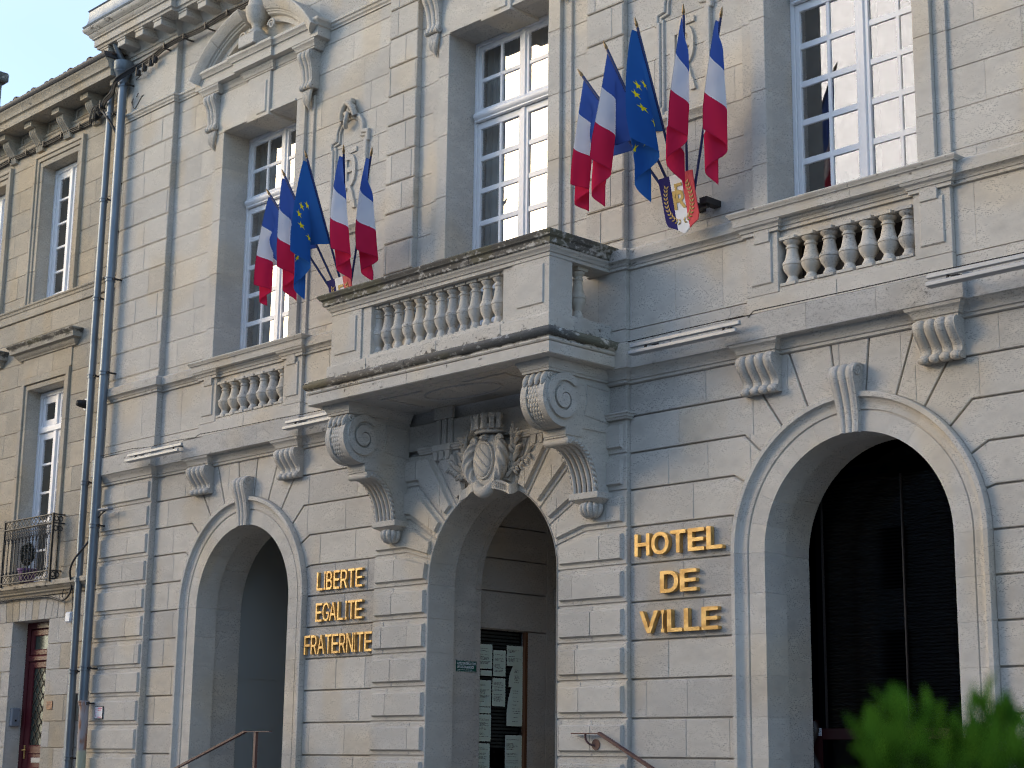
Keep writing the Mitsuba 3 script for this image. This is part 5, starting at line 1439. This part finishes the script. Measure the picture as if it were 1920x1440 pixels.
SB = [(-0.02, 7.76), (0.06, 7.75), (0.075, 7.735), (0.07, 7.715), (0.05, 7.70), (0.045, 7.66), (0.03, 7.65), (0.03, 7.52), (0.015, 7.51), (-0.02, 7.51)]
for m in mould([(NX0, 0.0), (NX1, 0.0)], SB, 1.1, seed=8):
    put(f'{NH}__sill_course__stone', m, 'm_stone', smooth=30, tone=2.1 + 0.6 * rng.random(), wear=0.1)
LB = [(-0.02, 2.82), (0.17, 2.81), (0.18, 2.79), (0.18, 2.73), (0.15, 2.715), (0.13, 2.69), (0.10, 2.675), (0.09, 2.65), (0.05, 2.63), (0.035, 2.60), (-0.02, 2.595)]
for m in mould([(NX0, 0.0), (NX1, 0.0)], LB, 1.2, seed=9):
    put(f'{NH}__balcony_course__stone', m, 'm_stone', smooth=30, tone=2.3 + 0.6 * rng.random(), wear=lambda v: np.where(v[:, 2] > 2.7, 0.4, 0.1))
NS = [(-0.02, 10.86), (0.05, 10.85), (0.065, 10.83), (0.05, 10.81), (0.03, 10.80), (0.03, 10.75), (0.015, 10.74), (0.015, 10.665), (-0.02, 10.66)]
put(f'{NH}__architrave', mould([(NX0, 0.0), (NX1, 0.0)], NS, 1.6, seed=5), 'm_stone', smooth=30, tone=2.2)
n_ashlar('frieze', sbox(NX0, 10.86, NX1, 11.10), [], 105)
COn = [(-0.02, 11.14), (0.02, 11.09), (0.06, 11.075), (0.40, 11.075), (0.40, 11.065), (0.43, 11.065), (0.43, 11.185), (0.44, 11.20), (0.475, 11.21), (0.48, 11.25), (0.50, 11.30), (0.535, 11.34), (0.54, 11.37), (-0.02, 11.37)]
for m in mould([(NX0, 0.0), (NX1 + 0.02, 0.0)], COn, 1.4, seed=6):
    put(f'{NH}__cornice__stone', m, 'm_stone', smooth=30, tone=2.3 + 0.5 * rng.random(), wear=0.12)
put(f'{NH}__gutter', mould([(NX0, 0.0), (NX1 + 0.05, 0.0)], [(0.3, 11.365), (0.56, 11.365), (0.585, 11.39), (0.59, 11.43), (0.575, 11.445), (0.3, 11.42)], 30), 'm_gutter', smooth=40)
for j in range(8):
    x = -9.05 - 0.963 * j
    cv = [(-0.20, 10.985), (-0.235, 10.94), (-0.20, 10.84), (-0.13, 10.76), (-0.085, 10.68), (-0.07, 10.62), (-0.065, 10.58)]
    ms = [bx(x - 0.125, x + 0.125, -0.32, 0.02, 10.965, 11.078, 0.004), console(x, 0.22, [(a, b) for a, b in cv], 4, 0.022, 0.02)] + [bx(x - 0.085 + 0.06 * q_, x - 0.045 + 0.06 * q_, -0.328, -0.318, 11.0, 11.04, 0.004) for q_ in range(3)]
    put(f'{NH}__cornice_bracket', ms, 'm_stone', smooth=40, tone=2.1 + 0.5 * rng.random())
    xc_ = x - 0.48
    put(f'{NH}__frieze_panel', [slab(p_, -0.028, 0.004, 0.006) for p_ in polys(sbox(xc_ - 0.27, 10.885, xc_ + 0.27, 11.055).difference(sbox(xc_ - 0.245, 10.905, xc_ + 0.245, 11.035)).difference(sbox(xc_ - 0.001, 10, xc_ + 0.001, 12)))], 'm_stone', tone=2.3)
    rs = lathe([(0.001, -0.012), (0.03, -0.012), (0.055, -0.004), (0.06, 0.0)], 14, (xc_, -0.22, 11.074))
    put(f'{NH}__soffit_rosette', rs, 'm_stone', smooth=40, tone=2.4)
# roof with tile ends over the gutter, chimney
put(f'{NH}__roof', M([(NX0, -0.45, 11.42), (NX1 + 0.1, -0.45, 11.42), (NX1 + 0.1, 7.2, 13.1), (NX0, 7.2, 13.1)], [(0, 1, 2, 3)]), 'm_tile')
tl = None
for j in range(33):
    x = NX1 - 0.1 - 0.21 * j
    if tl is None:
        pts_ = [(0.095 * math.cos(a), 0.075 * math.sin(a)) for a in np.linspace(0, PI, 9)]
        V = [(u, y, v + (y + 0.5) * 0.22) for y in (-0.53, 0.2) for u, v in pts_]
        tl = put(f'{NH}__roof_tile', M(V, [(i, i + 1, i + 10, i + 9) for i in range(8)] + [(0, 8, 4, 4)]), 'm_tile', smooth=40, to_world=T().translate([x, 0.02 * math.sin(j * 2.1), 11.435]))
    else:
        again(f'{NH}__roof_tile', tl, T().translate([x, 0.025 * math.sin(j * 2.1), 11.435 + 0.008 * math.sin(j * 3.7)]))
put(f'{NH}__chimney', [bx(-18.9, -17.58, 1.4, 1.9, 11.6, 14.10), bx(-19.0, -17.46, 1.3, 2.0, 14.10, 14.32, 0.03)], 'm_stone', tone=2.9, wear=0.8)


def n_window(c, hw, z0, z1, W, split=None, rows=4, opened=False):
    """Two-leaf window in white paint; one leaf carries a column of panes."""
    y = 0.235
    put(f'{W}__frame', [bx(c - hw, c - hw + 0.07, y, 0.33, z0, z1, 0.006), bx(c + hw - 0.07, c + hw, y, 0.33, z0, z1, 0.006), bx(c - hw + 0.069, c + hw - 0.069, y, 0.33, z1 - 0.08, z1, 0.006), bx(c - hw + 0.069, c + hw - 0.069, y, 0.33, z0, z0 + 0.06, 0.006)] + ([bx(c - hw + 0.069, c + hw - 0.069, y - 0.02, 0.33, split - 0.05, split + 0.05, 0.008)] if split else []), 'm_white')
    spans = [(z0 + 0.065, (split - 0.052) if split else z1 - 0.085)] + ([(split + 0.052, z1 - 0.085)] if split else [])
    for k_, (a, b) in enumerate(spans):
        for s in (-1, 1):
            x0, x1 = (c - hw + 0.075, c - 0.006) if s < 0 else (c + 0.006, c + hw - 0.075)
            n_ = rows if k_ == 0 else 1
            st = 0.10
            ms = [bx(x0, x0 + st, y + 0.02, y + 0.07, a, b, 0.008), bx(x1 - st, x1, y + 0.02, y + 0.07, a, b, 0.008)]
            if s < 0:
                ms.append(bx(x1 - 0.05, x1 + 0.05, y - 0.012, y + 0.03, a, b, 0.01))
            hgt = (b - a - 0.12) / n_
            for q_ in range(n_ + 1):
                zc = a + 0.06 + q_ * hgt
                hh = 0.06 if q_ in (0, n_) else 0.02
                ms.append(bx(x0 + st - 0.002, x1 - st + 0.002, y + 0.022, y + 0.068, zc - (0.06 if q_ == 0 else hh), zc + (0.06 if q_ == n_ else hh), 0.005))
            put(f'{W}__sash', ms, 'm_white')
            tl_ = (rng.random() - 0.5) * 0.02
            for q_ in range(n_):
                zc = a + 0.06 + q_ * hgt
                put(f'{W}__pane', M([(x0 + st - 0.004, y + 0.045, zc), (x1 - st + 0.004, y + 0.045 + tl_ * 0.3, zc), (x1 - st + 0.004, y + 0.045 + tl_ * 0.3, zc + hgt), (x0 + st - 0.004, y + 0.045, zc + hgt)], [(0, 1, 2, 3)]), 'm_lowglass' if k_ == 0 and False else 'm_glass')
    put(f'{W}__room', [bx(c - 1.2, c + 1.2, 2.8, 2.9, z0 - 0.3, z1 + 0.3), bx(c - 1.25, c - 1.2, 0.34, 2.9, z0 - 0.3, z1 + 0.3), bx(c + 1.2, c + 1.25, 0.34, 2.9, z0 - 0.3, z1 + 0.3), bx(c - 1.25, c + 1.25, 0.34, 2.9, z1 + 0.25, z1 + 0.3), bx(c - 1.25, c + 1.25, 0.34, 2.9, z0 - 0.3, z0 - 0.25)], 'm_room')


for i, c in enumerate(WB[:2]):
    n_window(c, 0.605, 7.765, 10.26, f'{NH}__window' if i == 0 else f'{NH}__window_001', rows=5)
for i, c in enumerate((-11.165, -13.72)):
    n_window(c, 0.615, 2.80, 6.17, f'{NH}__balcony_window' if i == 0 else f'{NH}__balcony_window_001', split=5.50, rows=5)

# red door
DR = f'{NH}__door'
put(f'{DR}__frame', [bx(-11.70, -11.585, 0.27, 0.34, GZ, 2.21, 0.01), bx(-10.615, -10.5, 0.27, 0.34, GZ, 2.21, 0.01), bx(-11.59, -10.61, 0.27, 0.34, 2.10, 2.21, 0.01), bx(-11.59, -10.61, 0.255, 0.34, 1.56, 1.66, 0.02)], 'm_door')
put(f'{DR}__fanlight_rim', [bx(-11.56, -10.64, 0.275, 0.32, 1.98, 2.09, 0.015), bx(-11.56, -11.44, 0.275, 0.32, 1.66, 2.0, 0.015), bx(-10.76, -10.64, 0.275, 0.32, 1.66, 2.0, 0.015), bx(-11.56, -10.64, 0.275, 0.32, 1.66, 1.76, 0.015)], 'm_door')
put(f'{DR}__fanlight', bx(-11.44, -10.76, 0.30, 0.305, 1.76, 1.99), 'm_leadglass')
put(f'{DR}__leaf', [bx(-11.58, -11.42, 0.285, 0.34, GZ, 1.56, 0.012), bx(-10.78, -10.62, 0.285, 0.34, GZ, 1.56, 0.012), bx(-11.43, -10.77, 0.285, 0.34, 1.45, 1.56, 0.012), bx(-11.43, -10.77, 0.285, 0.34, 0.06, 0.20, 0.012), bx(-11.43, -10.77, 0.285, 0.34, GZ, -0.15, 0.012), bx(-11.43, -10.77, 0.30, 0.33, -0.16, 0.07)], 'm_door')
put(f'{DR}__glass', bx(-11.43, -10.77, 0.315, 0.32, 0.19, 1.46), 'm_leadglass')
gr_ = []
for k_ in range(-3, 7):
    z = 0.2 + 0.21 * k_
    for (xa_, za_), (xb_, zb_) in (((-11.42, z), (-10.78, z + 0.75)), ((-10.78, z), (-11.42, z + 0.75))):
        l_ = LineString([(xa_, za_), (xb_, zb_)]).intersection(sbox(-11.43, 0.2, -10.77, 1.45))
        if l_.length > 0.05:
            (p0, p1) = list(l_.coords)
            gr_.append(bar((p0[0], 0.309, p0[1]), (p1[0], 0.309, p1[1]), 0.012, 0.010))
put(f'{DR}__lattice', gr_, 'm_iron')
put(f'{DR}__handle', [bx(-11.53, -11.50, 0.268, 0.285, -0.02, 0.20, 0.004), tube([(-11.515, 0.27, 0.12), (-11.515, 0.235, 0.12), (-11.41, 0.235, 0.125)], 0.011, 8)], 'm_gold')
put(f'{DR}__letter_flap', bx(-11.30, -10.9, 0.285, 0.30, -0.08, 0.0, 0.005), 'm_alu')
put(f'{DR}__room', [bx(-11.8, -10.4, 1.5, 1.55, GZ, 2.4)], 'm_dark')
t = thing('letter_box', 'grey metal letter box in the reveal left of the red door', 'letter box')
put(f'{t}__body', bx(-11.70, -11.62, 0.06, 0.22, 0.50, 0.80, 0.012), 'm_greybox')
put(f'{t}__lock', bx(-11.622, -11.615, 0.12, 0.15, 0.58, 0.61), 'm_dark')
t = thing('door_plaque', 'small brass plaque on the stone right of the red door', 'plaque')
put(f'{t}__plate', bx(-10.385, -10.20, -0.012, -0.001, 0.755, 0.885, 0.003), 'm_brass')
put(f'{t}__engraving', [bx(-10.36, -10.23 - 0.03 * i, -0.0128, -0.0122, 0.855 - 0.022 * i, 0.861 - 0.022 * i) for i in range(4)], 'm_ink')

# wrought iron balcony rail
for bi, c in enumerate((-10.95, -13.5)):
    t = thing('balcony_railing', 'wrought iron railing in front of the tall window above the red door' if bi == 0 else 'wrought iron railing at the far window cut by the left edge', 'railing', None)
    x0, x1, y = (-11.87, -10.22, -0.20) if bi == 0 else (-14.45, -12.8, -0.20)
    zb_, zt_ = 2.80, 3.89
    put(f'{t}__rail', [bx(x0, x1, y - 0.02, y + 0.02, z, z + 0.022, 0.004) for z in (zt_ - 0.022, zt_ - 0.165, zb_ + 0.02, zb_ + 0.15)] + [bx(x1 - 0.02, x1, y, 0.0, z, z + 0.022) for z in (zt_ - 0.022, zt_ - 0.165, zb_ + 0.02, zb_ + 0.15)], 'm_iron')
    put(f'{t}__post', [bx(x - 0.018, x + 0.018, y - 0.018, y + 0.018, zb_ - 0.02, zt_ + 0.01) for x in (x0 + 0.02, x1 - 0.02)], 'm_iron')
    for j in range(14):
        x = x0 + 0.07 + (x1 - x0 - 0.14) * j / 13
        put(f'{t}__baluster', [tube([(x, y, zb_ + 0.16), (x, y, zt_ - 0.38)], 0.0085, 8), lathe([(0.001, 0), (0.02, 0.01), (0.02, 0.03), (0.001, 0.05)], 8, (x, y, zb_ + 0.18)), lathe([(0.001, 0), (0.022, 0.015), (0.012, 0.04), (0.02, 0.06), (0.001, 0.08)], 8, (x, y, zt_ - 0.40))], 'm_iron')
    ms = []
    for j in range(13):
        xa_ = x0 + 0.07 + (x1 - x0 - 0.14) * j / 13
        xb_ = xa_ + (x1 - x0 - 0.14) / 13
        for z0_, z1_ in ((zt_ - 0.145, zt_ - 0.022), (zb_ + 0.04, zb_ + 0.15)):
            ms += [bar((xa_, y, z0_), (xb_, y, z1_), 0.009), bar((xb_, y, z0_), (xa_, y, z1_), 0.009)]
    put(f'{t}__lattice', ms, 'm_iron')
    labels[f'{t}__lattice'] = {'kind': 'stuff'}
    ms = []
    for j in range(26):
        xa_ = x0 + 0.08 + (x1 - x0 - 0.16) * j / 25
        for zc, rr in ((zt_ - 0.20, 0.028), (zt_ - 0.255, 0.026)):
            ms.append(tube([(xa_ + rr * math.cos(a), y, zc + rr * math.sin(a)) for a in np.linspace(0, 2 * PI, 11)], 0.006, 5, caps=False))
        ms.append(tube([(xa_ - 0.03, y, zt_ - 0.285), (xa_, y, zt_ - 0.34), (xa_ + 0.03, y, zt_ - 0.285)], 0.007, 5))
    for z in (zt_ - 0.24, zt_ - 0.08, zb_ + 0.1):
        for yy in (y + 0.05, y + 0.13):
            ms.append(tube([(x1 - 0.01, yy + 0.035 * math.cos(a), z + 0.04 * math.sin(a)) for a in np.linspace(0, 2 * PI, 11)], 0.010, 5, caps=False))
    ms.append(bar((x1 - 0.01, -0.1, zb_), (x1 - 0.01, -0.1, zt_ - 0.1), 0.02))
    put(f'{t}__scrollwork', ms, 'm_iron')
    labels[f'{t}__scrollwork'] = {'kind': 'stuff'}
t = thing('potted_bush', 'dark clipped bush in a violet pot behind the iron railing', 'plant')
m = trimesh.creation.icosphere(3, 1.0)
v = np.asarray(m.vertices)
bn = 1 + 0.35 * (meshkit.fbm(v * 5.0 + 2, 3, 4) - 0.5)[:, None]
pb = random.Random(9)
lf = []
for q_ in range(900):
    d = np.array([pb.gauss(0, 1), pb.gauss(0, 1), pb.gauss(0, 1)])
    d /= np.linalg.norm(d)
    c = np.array([-11.22, -0.09, 3.30]) + d * np.array([0.17, 0.10, 0.19]) * pb.uniform(0.75, 1.05)
    a_, b_ = np.array([pb.gauss(0, 1) for _ in range(3)]), np.array([pb.gauss(0, 1) for _ in range(3)])
    a_ /= np.linalg.norm(a_)
    b_ = np.cross(a_, b_)
    b_ /= np.linalg.norm(b_)
    lf.append(M([c - a_ * 0.022, c + b_ * 0.009, c + a_ * 0.022, c - b_ * 0.009], [(0, 1, 2, 3)]))
put(f'{t}__foliage', lf, 'm_bushdark')
labels[f'{t}__foliage'] = {'kind': 'stuff'}
put(f'{t}__pot', lathe([(0.001, 2.82), (0.11, 2.82), (0.15, 3.02), (0.165, 3.03), (0.165, 3.06), (0.13, 3.06), (0.001, 3.03)], 20, (-11.22, -0.07, 0)), 'm_violet', smooth=40)
put(f'{t}__stem', tube([(-11.22, -0.07, 3.03), (-11.22, -0.07, 3.25)], 0.012, 8), 'm_stem')

# cables, lamp, box on the house
t = thing('cable_bundle', 'thick black cable bundle running under both cornices past the hopper', 'cable')
P1 = [(-16.0, -0.06, 10.69), (-14.0, -0.06, 10.68), (-12.7, -0.06, 10.67), (-11.45, -0.06, 10.67), (-10.4, -0.06, 10.67), (-9.95, -0.08, 10.66), (-9.63, -0.16, 10.70), (-9.40, -0.26, 10.77), (-9.1, -0.30, 10.83), (-8.85, -0.40, 10.92), (-8.68, -0.32, 11.04), (-8.52, -0.20, 11.15), (-8.06, -0.17, 11.20), (-7.70, -0.20, 11.25), (-7.2, -0.16, 11.28), (-6.59, -0.16, 11.27), (-6.0, -0.16, 11.30), (-5.4, -0.16, 11.29), (-4.0, -0.16, 11.30), (0, -0.16, 11.29)]
sp_ = spline(P1, 260)
for o in ((0, 0, 0), (0.0, -0.02, 0.022), (0.0, 0.014, -0.02)):
    put(f'{t}__cable', tube(sp_ + np.array(o) + 0.006 * np.sin(np.arange(260)[:, None] * np.array([0.31, 0.23, 0.4]) + o[2] * 300), 0.016, 6), 'm_cable', smooth=True)
for x in list(np.arange(-13.6, -10.0, 0.62)) + [-7.7, -7.2, -6.59, -6.0, -5.4]:
    z = float(np.interp(x, sp_[:, 0], sp_[:, 2]))
    y = float(np.interp(x, sp_[:, 0], sp_[:, 1]))
    put(f'{t}__clamp', [bx(x - 0.015, x + 0.015, y - 0.045, 0.0, z - 0.045, z - 0.03), bx(x - 0.015, x + 0.015, y - 0.045, y - 0.03, z - 0.045, z + 0.05), tube([(x, y - 0.04, z - 0.04), (x + 0.10, y - 0.08, z - 0.07)], 0.006, 5)], 'm_iron')
for x, z, y in ((-8.45, 11.06, -0.22), (-8.30, 11.10, -0.2), (-8.12, 11.14, -0.19), (-8.0, 11.16, -0.19), (-9.55, 10.80, -0.22), (-9.72, 10.74, -0.14), (-9.9, 10.72, -0.12)):
    put(f'{t}__connector', [bx(x - 0.035, x + 0.035, y - 0.04, y + 0.03, z - 0.10, z + 0.0, 0.012), bx(x - 0.012, x + 0.012, y - 0.05, y - 0.03, z - 0.12, z + 0.03)], 'm_cable')
for i in range(7):
    a = pb.uniform(-10.1, -9.75)
    put(f'{t}__loop', tube(spline([(a, -0.10, 10.66), (a + 0.10, -0.20, 10.62 - pb.random() * 0.05), (a + 0.22, -0.22, 10.72 + pb.random() * 0.1), (a + 0.38, -0.18, 10.70), (a + 0.5, -0.2, 10.66 - pb.random() * 0.08)], 18), 0.008, 5), 'm_cable', smooth=True)
t = thing('drop_cable', 'black cable dropping between the two rain pipes', 'cable')
put(f'{t}__cable', tube(spline([(-9.62, -0.16, 10.68), (-9.35, -0.2, 10.45), (-9.20, -0.08, 10.1), (-9.17, -0.05, 9.5), (-9.18, -0.05, 8.0), (-9.16, -0.05, 6.0), (-9.17, -0.05, 4.5), (-9.14, -0.05, 2.6), (-9.13, -0.05, 1.6), (-9.10, -0.05, 0.4), (-9.16, -0.08, -0.6), (-9.2, -0.05, -1.5)], 160), 0.022, 8), 'm_cable', smooth=True)
put(f'{t}__clip', [bx(-9.21, -9.12, -0.08, -0.0, z, z + 0.02) for z in np.arange(1.0, 10.0, 0.83)], 'm_iron')
t = thing('door_cable', 'thin cable sagging over the flat arch of the red door to a white box', 'cable')
put(f'{t}__cable', tube(spline([(-15.0, -0.05, 2.57), (-12.1, -0.05, 2.575), (-11.5, -0.05, 2.585), (-10.9, -0.05, 2.575), (-10.52, -0.05, 2.56), (-10.25, -0.05, 2.51), (-9.97, -0.06, 2.48), (-9.69, -0.1, 2.66), (-9.52, -0.24, 2.86), (-9.36, -0.28, 3.05), (-9.24, -0.15, 3.3), (-9.19, -0.06, 3.6)], 120), 0.017, 7), 'm_cable', smooth=True)
put(f'{t}__lead', tube(spline([(-9.97, -0.06, 2.49), (-9.85, -0.08, 2.75), (-9.72, -0.08, 2.78), (-9.70, -0.07, 2.55), (-9.70, -0.06, 2.3), (-9.73, -0.06, 2.24)], 40), 0.007, 6), 'm_cable', smooth=True)
put(f'{t}__upright', bx(-9.60, -9.585, -0.03, 0.0, 1.0, 8.3), 'm_cable')
t = thing('junction_box', 'small white junction box beside the thinner rain pipe', 'box')
put(f'{t}__body', bx(-9.80, -9.64, -0.11, -0.0, 2.10, 2.27, 0.015), 'm_plastic')
put(f'{t}__lid', bx(-9.79, -9.65, -0.12, -0.108, 2.115, 2.255, 0.006), 'm_plastic')
t = thing('wall_camera', 'dark ribbed camera on a white round plate left of the rain pipe', 'camera')
ln = [(0.001, 0.0), (0.10, 0.0), (0.105, 0.012), (0.095, 0.03), (0.001, 0.03)]
m = lathe(ln, 24)
m.apply_transform(trimesh.transformations.rotation_matrix(PI / 2, (1, 0, 0)))
m.apply_translation((-9.77, 0.0, 5.66))
put(f'{t}__plate', m, 'm_plastic', smooth=30)
m = lathe([(0.001, 0.03), (0.07, 0.03), (0.075, 0.06), (0.06, 0.10), (0.055, 0.15), (0.03, 0.19), (0.001, 0.20)], 20)
m.apply_transform(trimesh.transformations.rotation_matrix(PI / 2, (1, 0, 0)))
m.apply_translation((-9.77, 0.0, 5.66))
put(f'{t}__head', [m] + [bar((-9.77 + 0.058 * math.cos(a), -0.11, 5.66 + 0.058 * math.sin(a)), (-9.77 + 0.04 * math.cos(a), -0.185, 5.66 + 0.04 * math.sin(a)), 0.012) for a in np.linspace(0, 2 * PI, 9)[:-1]], 'm_cable', smooth=30)
t = thing('bracket_lamp', 'slim grey lamp head reaching from the thicker rain pipe over the pilaster', 'lamp')
put(f'{t}__arm', tube([(-8.85, -0.2, 3.66), (-8.66, -0.26, 3.72), (-8.5, -0.28, 3.76)], 0.014, 7), 'm_iron')
put(f'{t}__head', [bx(-8.64, -8.32, -0.34, -0.24, 3.755, 3.79, 0.012)], 'm_greybox')
t = thing('wall_hook', 'thin bent iron hook on the pilaster beside the rain pipe', 'hook')
put(f'{t}__rod', tube(spline([(-8.78, -0.12, 10.60), (-8.6, -0.2, 10.60), (-8.5, -0.26, 10.44), (-8.42, -0.27, 10.36), (-8.33, -0.25, 10.46), (-8.28, -0.2, 10.58)], 24), 0.009, 6), 'm_iron', smooth=True)
put(f'{t}__pin', [tube([(-8.7, -0.11, 11.0), (-8.35, -0.22, 10.95)], 0.008, 6), tube([(-8.65, -0.11, 10.68), (-8.45, -0.2, 10.66)], 0.008, 6)], 'm_iron')

# ------------------------------------------------------------------ bush close to the camera
t = thing('evergreen_bush', 'blurred bright green evergreen bush close to the camera at the bottom right', 'bush')
br_ = random.Random(21)


def leaf_mesh(L, W, bend):
    V = []
    for k_ in range(6):
        u = k_ / 5
        w_ = W * math.sin(PI * min(1.0, 0.06 + 0.94 * u)) ** 0.75
        z = -bend * u * u
        V += [(-w_ / 2, L * u, z + 0.10 * w_), (0, L * u, z), (w_ / 2, L * u, z + 0.10 * w_)]
    return M(V, [(k_ * 3 + j, k_ * 3 + j + 1, k_ * 3 + j + 4, k_ * 3 + j + 3) for k_ in range(5) for j in range(2)])


LEAVES = [mikit.ply(leaf_mesh(l_, w_, b_), 'm_leaf', True) for l_, w_, b_ in ((0.062, 0.024, 0.006), (0.072, 0.027, 0.014), (0.052, 0.022, 0.003))]


def at_px(px, py, d):
    v = np.array([(px - 960) / F_PX, (py - 720) / F_PX, 1.0])
    w_ = v[0] * _rt - v[1] * _up + v[2] * _fw
    return CAM + w_ * d


def frame_to(p, d, roll):
    d = d / np.linalg.norm(d)
    x = np.cross(d, [math.sin(roll), math.cos(roll) * 0.3, 0.2 + math.cos(roll)])
    x /= np.linalg.norm(x)
    z = np.cross(x, d)
    m = np.eye(4)
    m[:3, 0], m[:3, 1], m[:3, 2], m[:3, 3] = x, d, z, p
    return T(m.tolist())


C0 = np.array([13.36, -11.72, -0.10])
UPV = np.array([0, 0, 1.0])
sprigs = []
for px, py, dd in ((1622, 1392, 2.6), (1655, 1372, 2.5), (1672, 1345, 2.6), (1705, 1352, 2.5), (1738, 1362, 2.6), (1765, 1400, 2.55), (1800, 1385, 2.6), (1825, 1352, 2.5), (1852, 1340, 2.6), (1880, 1352, 2.55), (1908, 1372, 2.5), (1935, 1390, 2.6),
                   (1640, 1425, 2.45), (1690, 1405, 2.4), (1730, 1420, 2.45), (1780, 1435, 2.4), (1830, 1400, 2.4), (1870, 1405, 2.45), (1910, 1425, 2.4), (1660, 1450, 2.4), (1750, 1455, 2.5), (1810, 1450, 2.5), (1890, 1455, 2.4)):
    sprigs.append((at_px(px, py, dd), True))
for _ in range(20):
    d = np.array([br_.gauss(0, 1), br_.gauss(0, 1), abs(br_.gauss(0, 1)) * 0.6])
    d /= np.linalg.norm(d)
    sprigs.append((C0 + np.array([0.0, 0.05, -0.22]) + d * np.array([0.30, 0.30, 0.24]), False))
st = []
nl = 0
for p, main in sprigs:
    base = C0 + np.array([0, 0, -0.45]) + (p - C0) * 0.35
    axis = (p - base) / np.linalg.norm(p - base) * 0.5 + UPV * 0.6
    axis /= np.linalg.norm(axis)
    st.append(tube(spline([base, base * 0.45 + p * 0.55, p], 8), np.linspace(0.006, 0.0025, 8), 5))
    for k_ in range(9 if main else 7):
        a = k_ * 2.4 + br_.random()
        h_ = -0.012 * k_
        o = np.cross(axis, [math.cos(a), math.sin(a), 0.1])
        o /= np.linalg.norm(o)
        up_ = 0.95 - 0.085 * k_
        d = axis * up_ + o * (0.35 + 0.09 * k_)
        key = num(f'{t}__leaf')
        scene[key] = {**LEAVES[br_.randrange(3)], 'to_world': frame_to(p + axis * h_, d, br_.uniform(0, 6.28))}
        nl += 1
        if nl >= 296:
            break
    if nl >= 296:
        break
put(f'{t}__stem', st, 'm_stem', smooth=True)
st = []
for _ in range(700):
    d = np.array([br_.gauss(0, 1), br_.gauss(0, 1), br_.gauss(0, 1)])
    d /= np.linalg.norm(d)
    c = C0 + np.array([0.0, 0.06, -0.42]) + d * np.array([0.30, 0.30, 0.34]) * br_.uniform(0.5, 1.0)
    m = leaf_mesh(0.065, 0.026, 0.01)
    m.apply_transform(np.array(frame_to(c, d + UPV * 0.5, br_.uniform(0, 6.28)).matrix, float).reshape(4, 4))
    st.append(m)
put(f'{t}__lower_foliage', st, 'm_leaf', smooth=True)
labels[f'{t}__lower_foliage'] = {'kind': 'stuff'}
put(f'{t}__trunk', tube([(13.36, -11.66, -0.5), (13.37, -11.65, GZ)], [0.02, 0.03], 8), 'm_stem')
put(f'{t}__pot', lathe([(0.001, GZ), (0.2, GZ), (0.26, GZ + 0.5), (0.28, GZ + 0.52), (0.28, GZ + 0.56), (0.24, GZ + 0.56), (0.001, GZ + 0.52)], 24, (13.36, -11.66, 0)), 'm_iron', smooth=40)

# ------------------------------------------------------------------ ground
structure(put('road', M([(-120, -120, GZ - 0.13), (120, -120, GZ - 0.13), (120, 120, GZ - 0.13), (-120, 120, GZ - 0.13)], [(0, 1, 2, 3)]), 'm_road'))
structure(put('pavement', bx(-40, 40, -4.2, 0.2, GZ - 0.5, GZ, 0.01), 'm_pave'))
structure(put('square', bx(-40, 40, -26.2, -9.5, GZ - 0.5, GZ - 0.001, 0.01), 'm_pave'))

# ------------------------------------------------------------------ houses across the square, behind the camera: they shade the foot of the front and show in the glass
for i, (x0, x1, h, y, lab) in enumerate(((-42.0, -27.5, 9.0, -26.0, 'low rendered house across the square, leftmost of its row'), (-27.4, -15.0, 10.6, -26.0, 'tall rendered house across the square between two lower ones'),
                                         (-14.9, -1.0, 9.8, -26.5, 'broad rendered house across the square facing the balcony'), (-0.9, 13.0, 10.4, -26.0, 'tall rendered house across the square behind the camera'), (13.1, 30.0, 8.8, -26.0, 'low rendered house across the square, rightmost of its row'))):
    t = thing('opposite_house', lab, 'house', 'houses across the square')
    op = []
    nb_ = int((x1 - x0) / 2.9)
    for r_ in range(3):
        for c_ in range(nb_):
            xx = x0 + (c_ + 0.5) * (x1 - x0) / nb_
            zz = GZ + 0.7 + r_ * 3.0
            if zz + 1.9 < h:
                op.append((xx - 0.5, xx + 0.5, zz, zz + 1.8))
    w_ = sbox(x0, GZ, x1, h).difference(unary_union([sbox(a, c, b_, d) for a, b_, c, d in op]))
    m = extr(w_, 0.0, 0.3)
    v = m.vertices.copy()
    v[:, 1] = y - v[:, 1]
    put(f'{t}__wall', [M(v, m.faces), bx(x0, x1, y - 9, y - 8.7, GZ, h), bx(x0, x0 + 0.3, y - 8.7, y - 0.3, GZ, h), bx(x1 - 0.3, x1, y - 8.7, y - 0.3, GZ, h)], 'm_pave')
    put(f'{t}__roof', M([(x0, y + 0.4, h), (x1, y + 0.4, h), (x1, y - 4.5, h + 2.2), (x0, y - 4.5, h + 2.2), (x0, y - 9.3, h), (x1, y - 9.3, h)], [(0, 1, 2, 3), (3, 2, 5, 4)]), 'm_tile')
    for a, b_, c, d in op:
        put(f'{t}__window', [bx(a, b_, y - 0.25, y - 0.2, c, d)], 'm_dark')
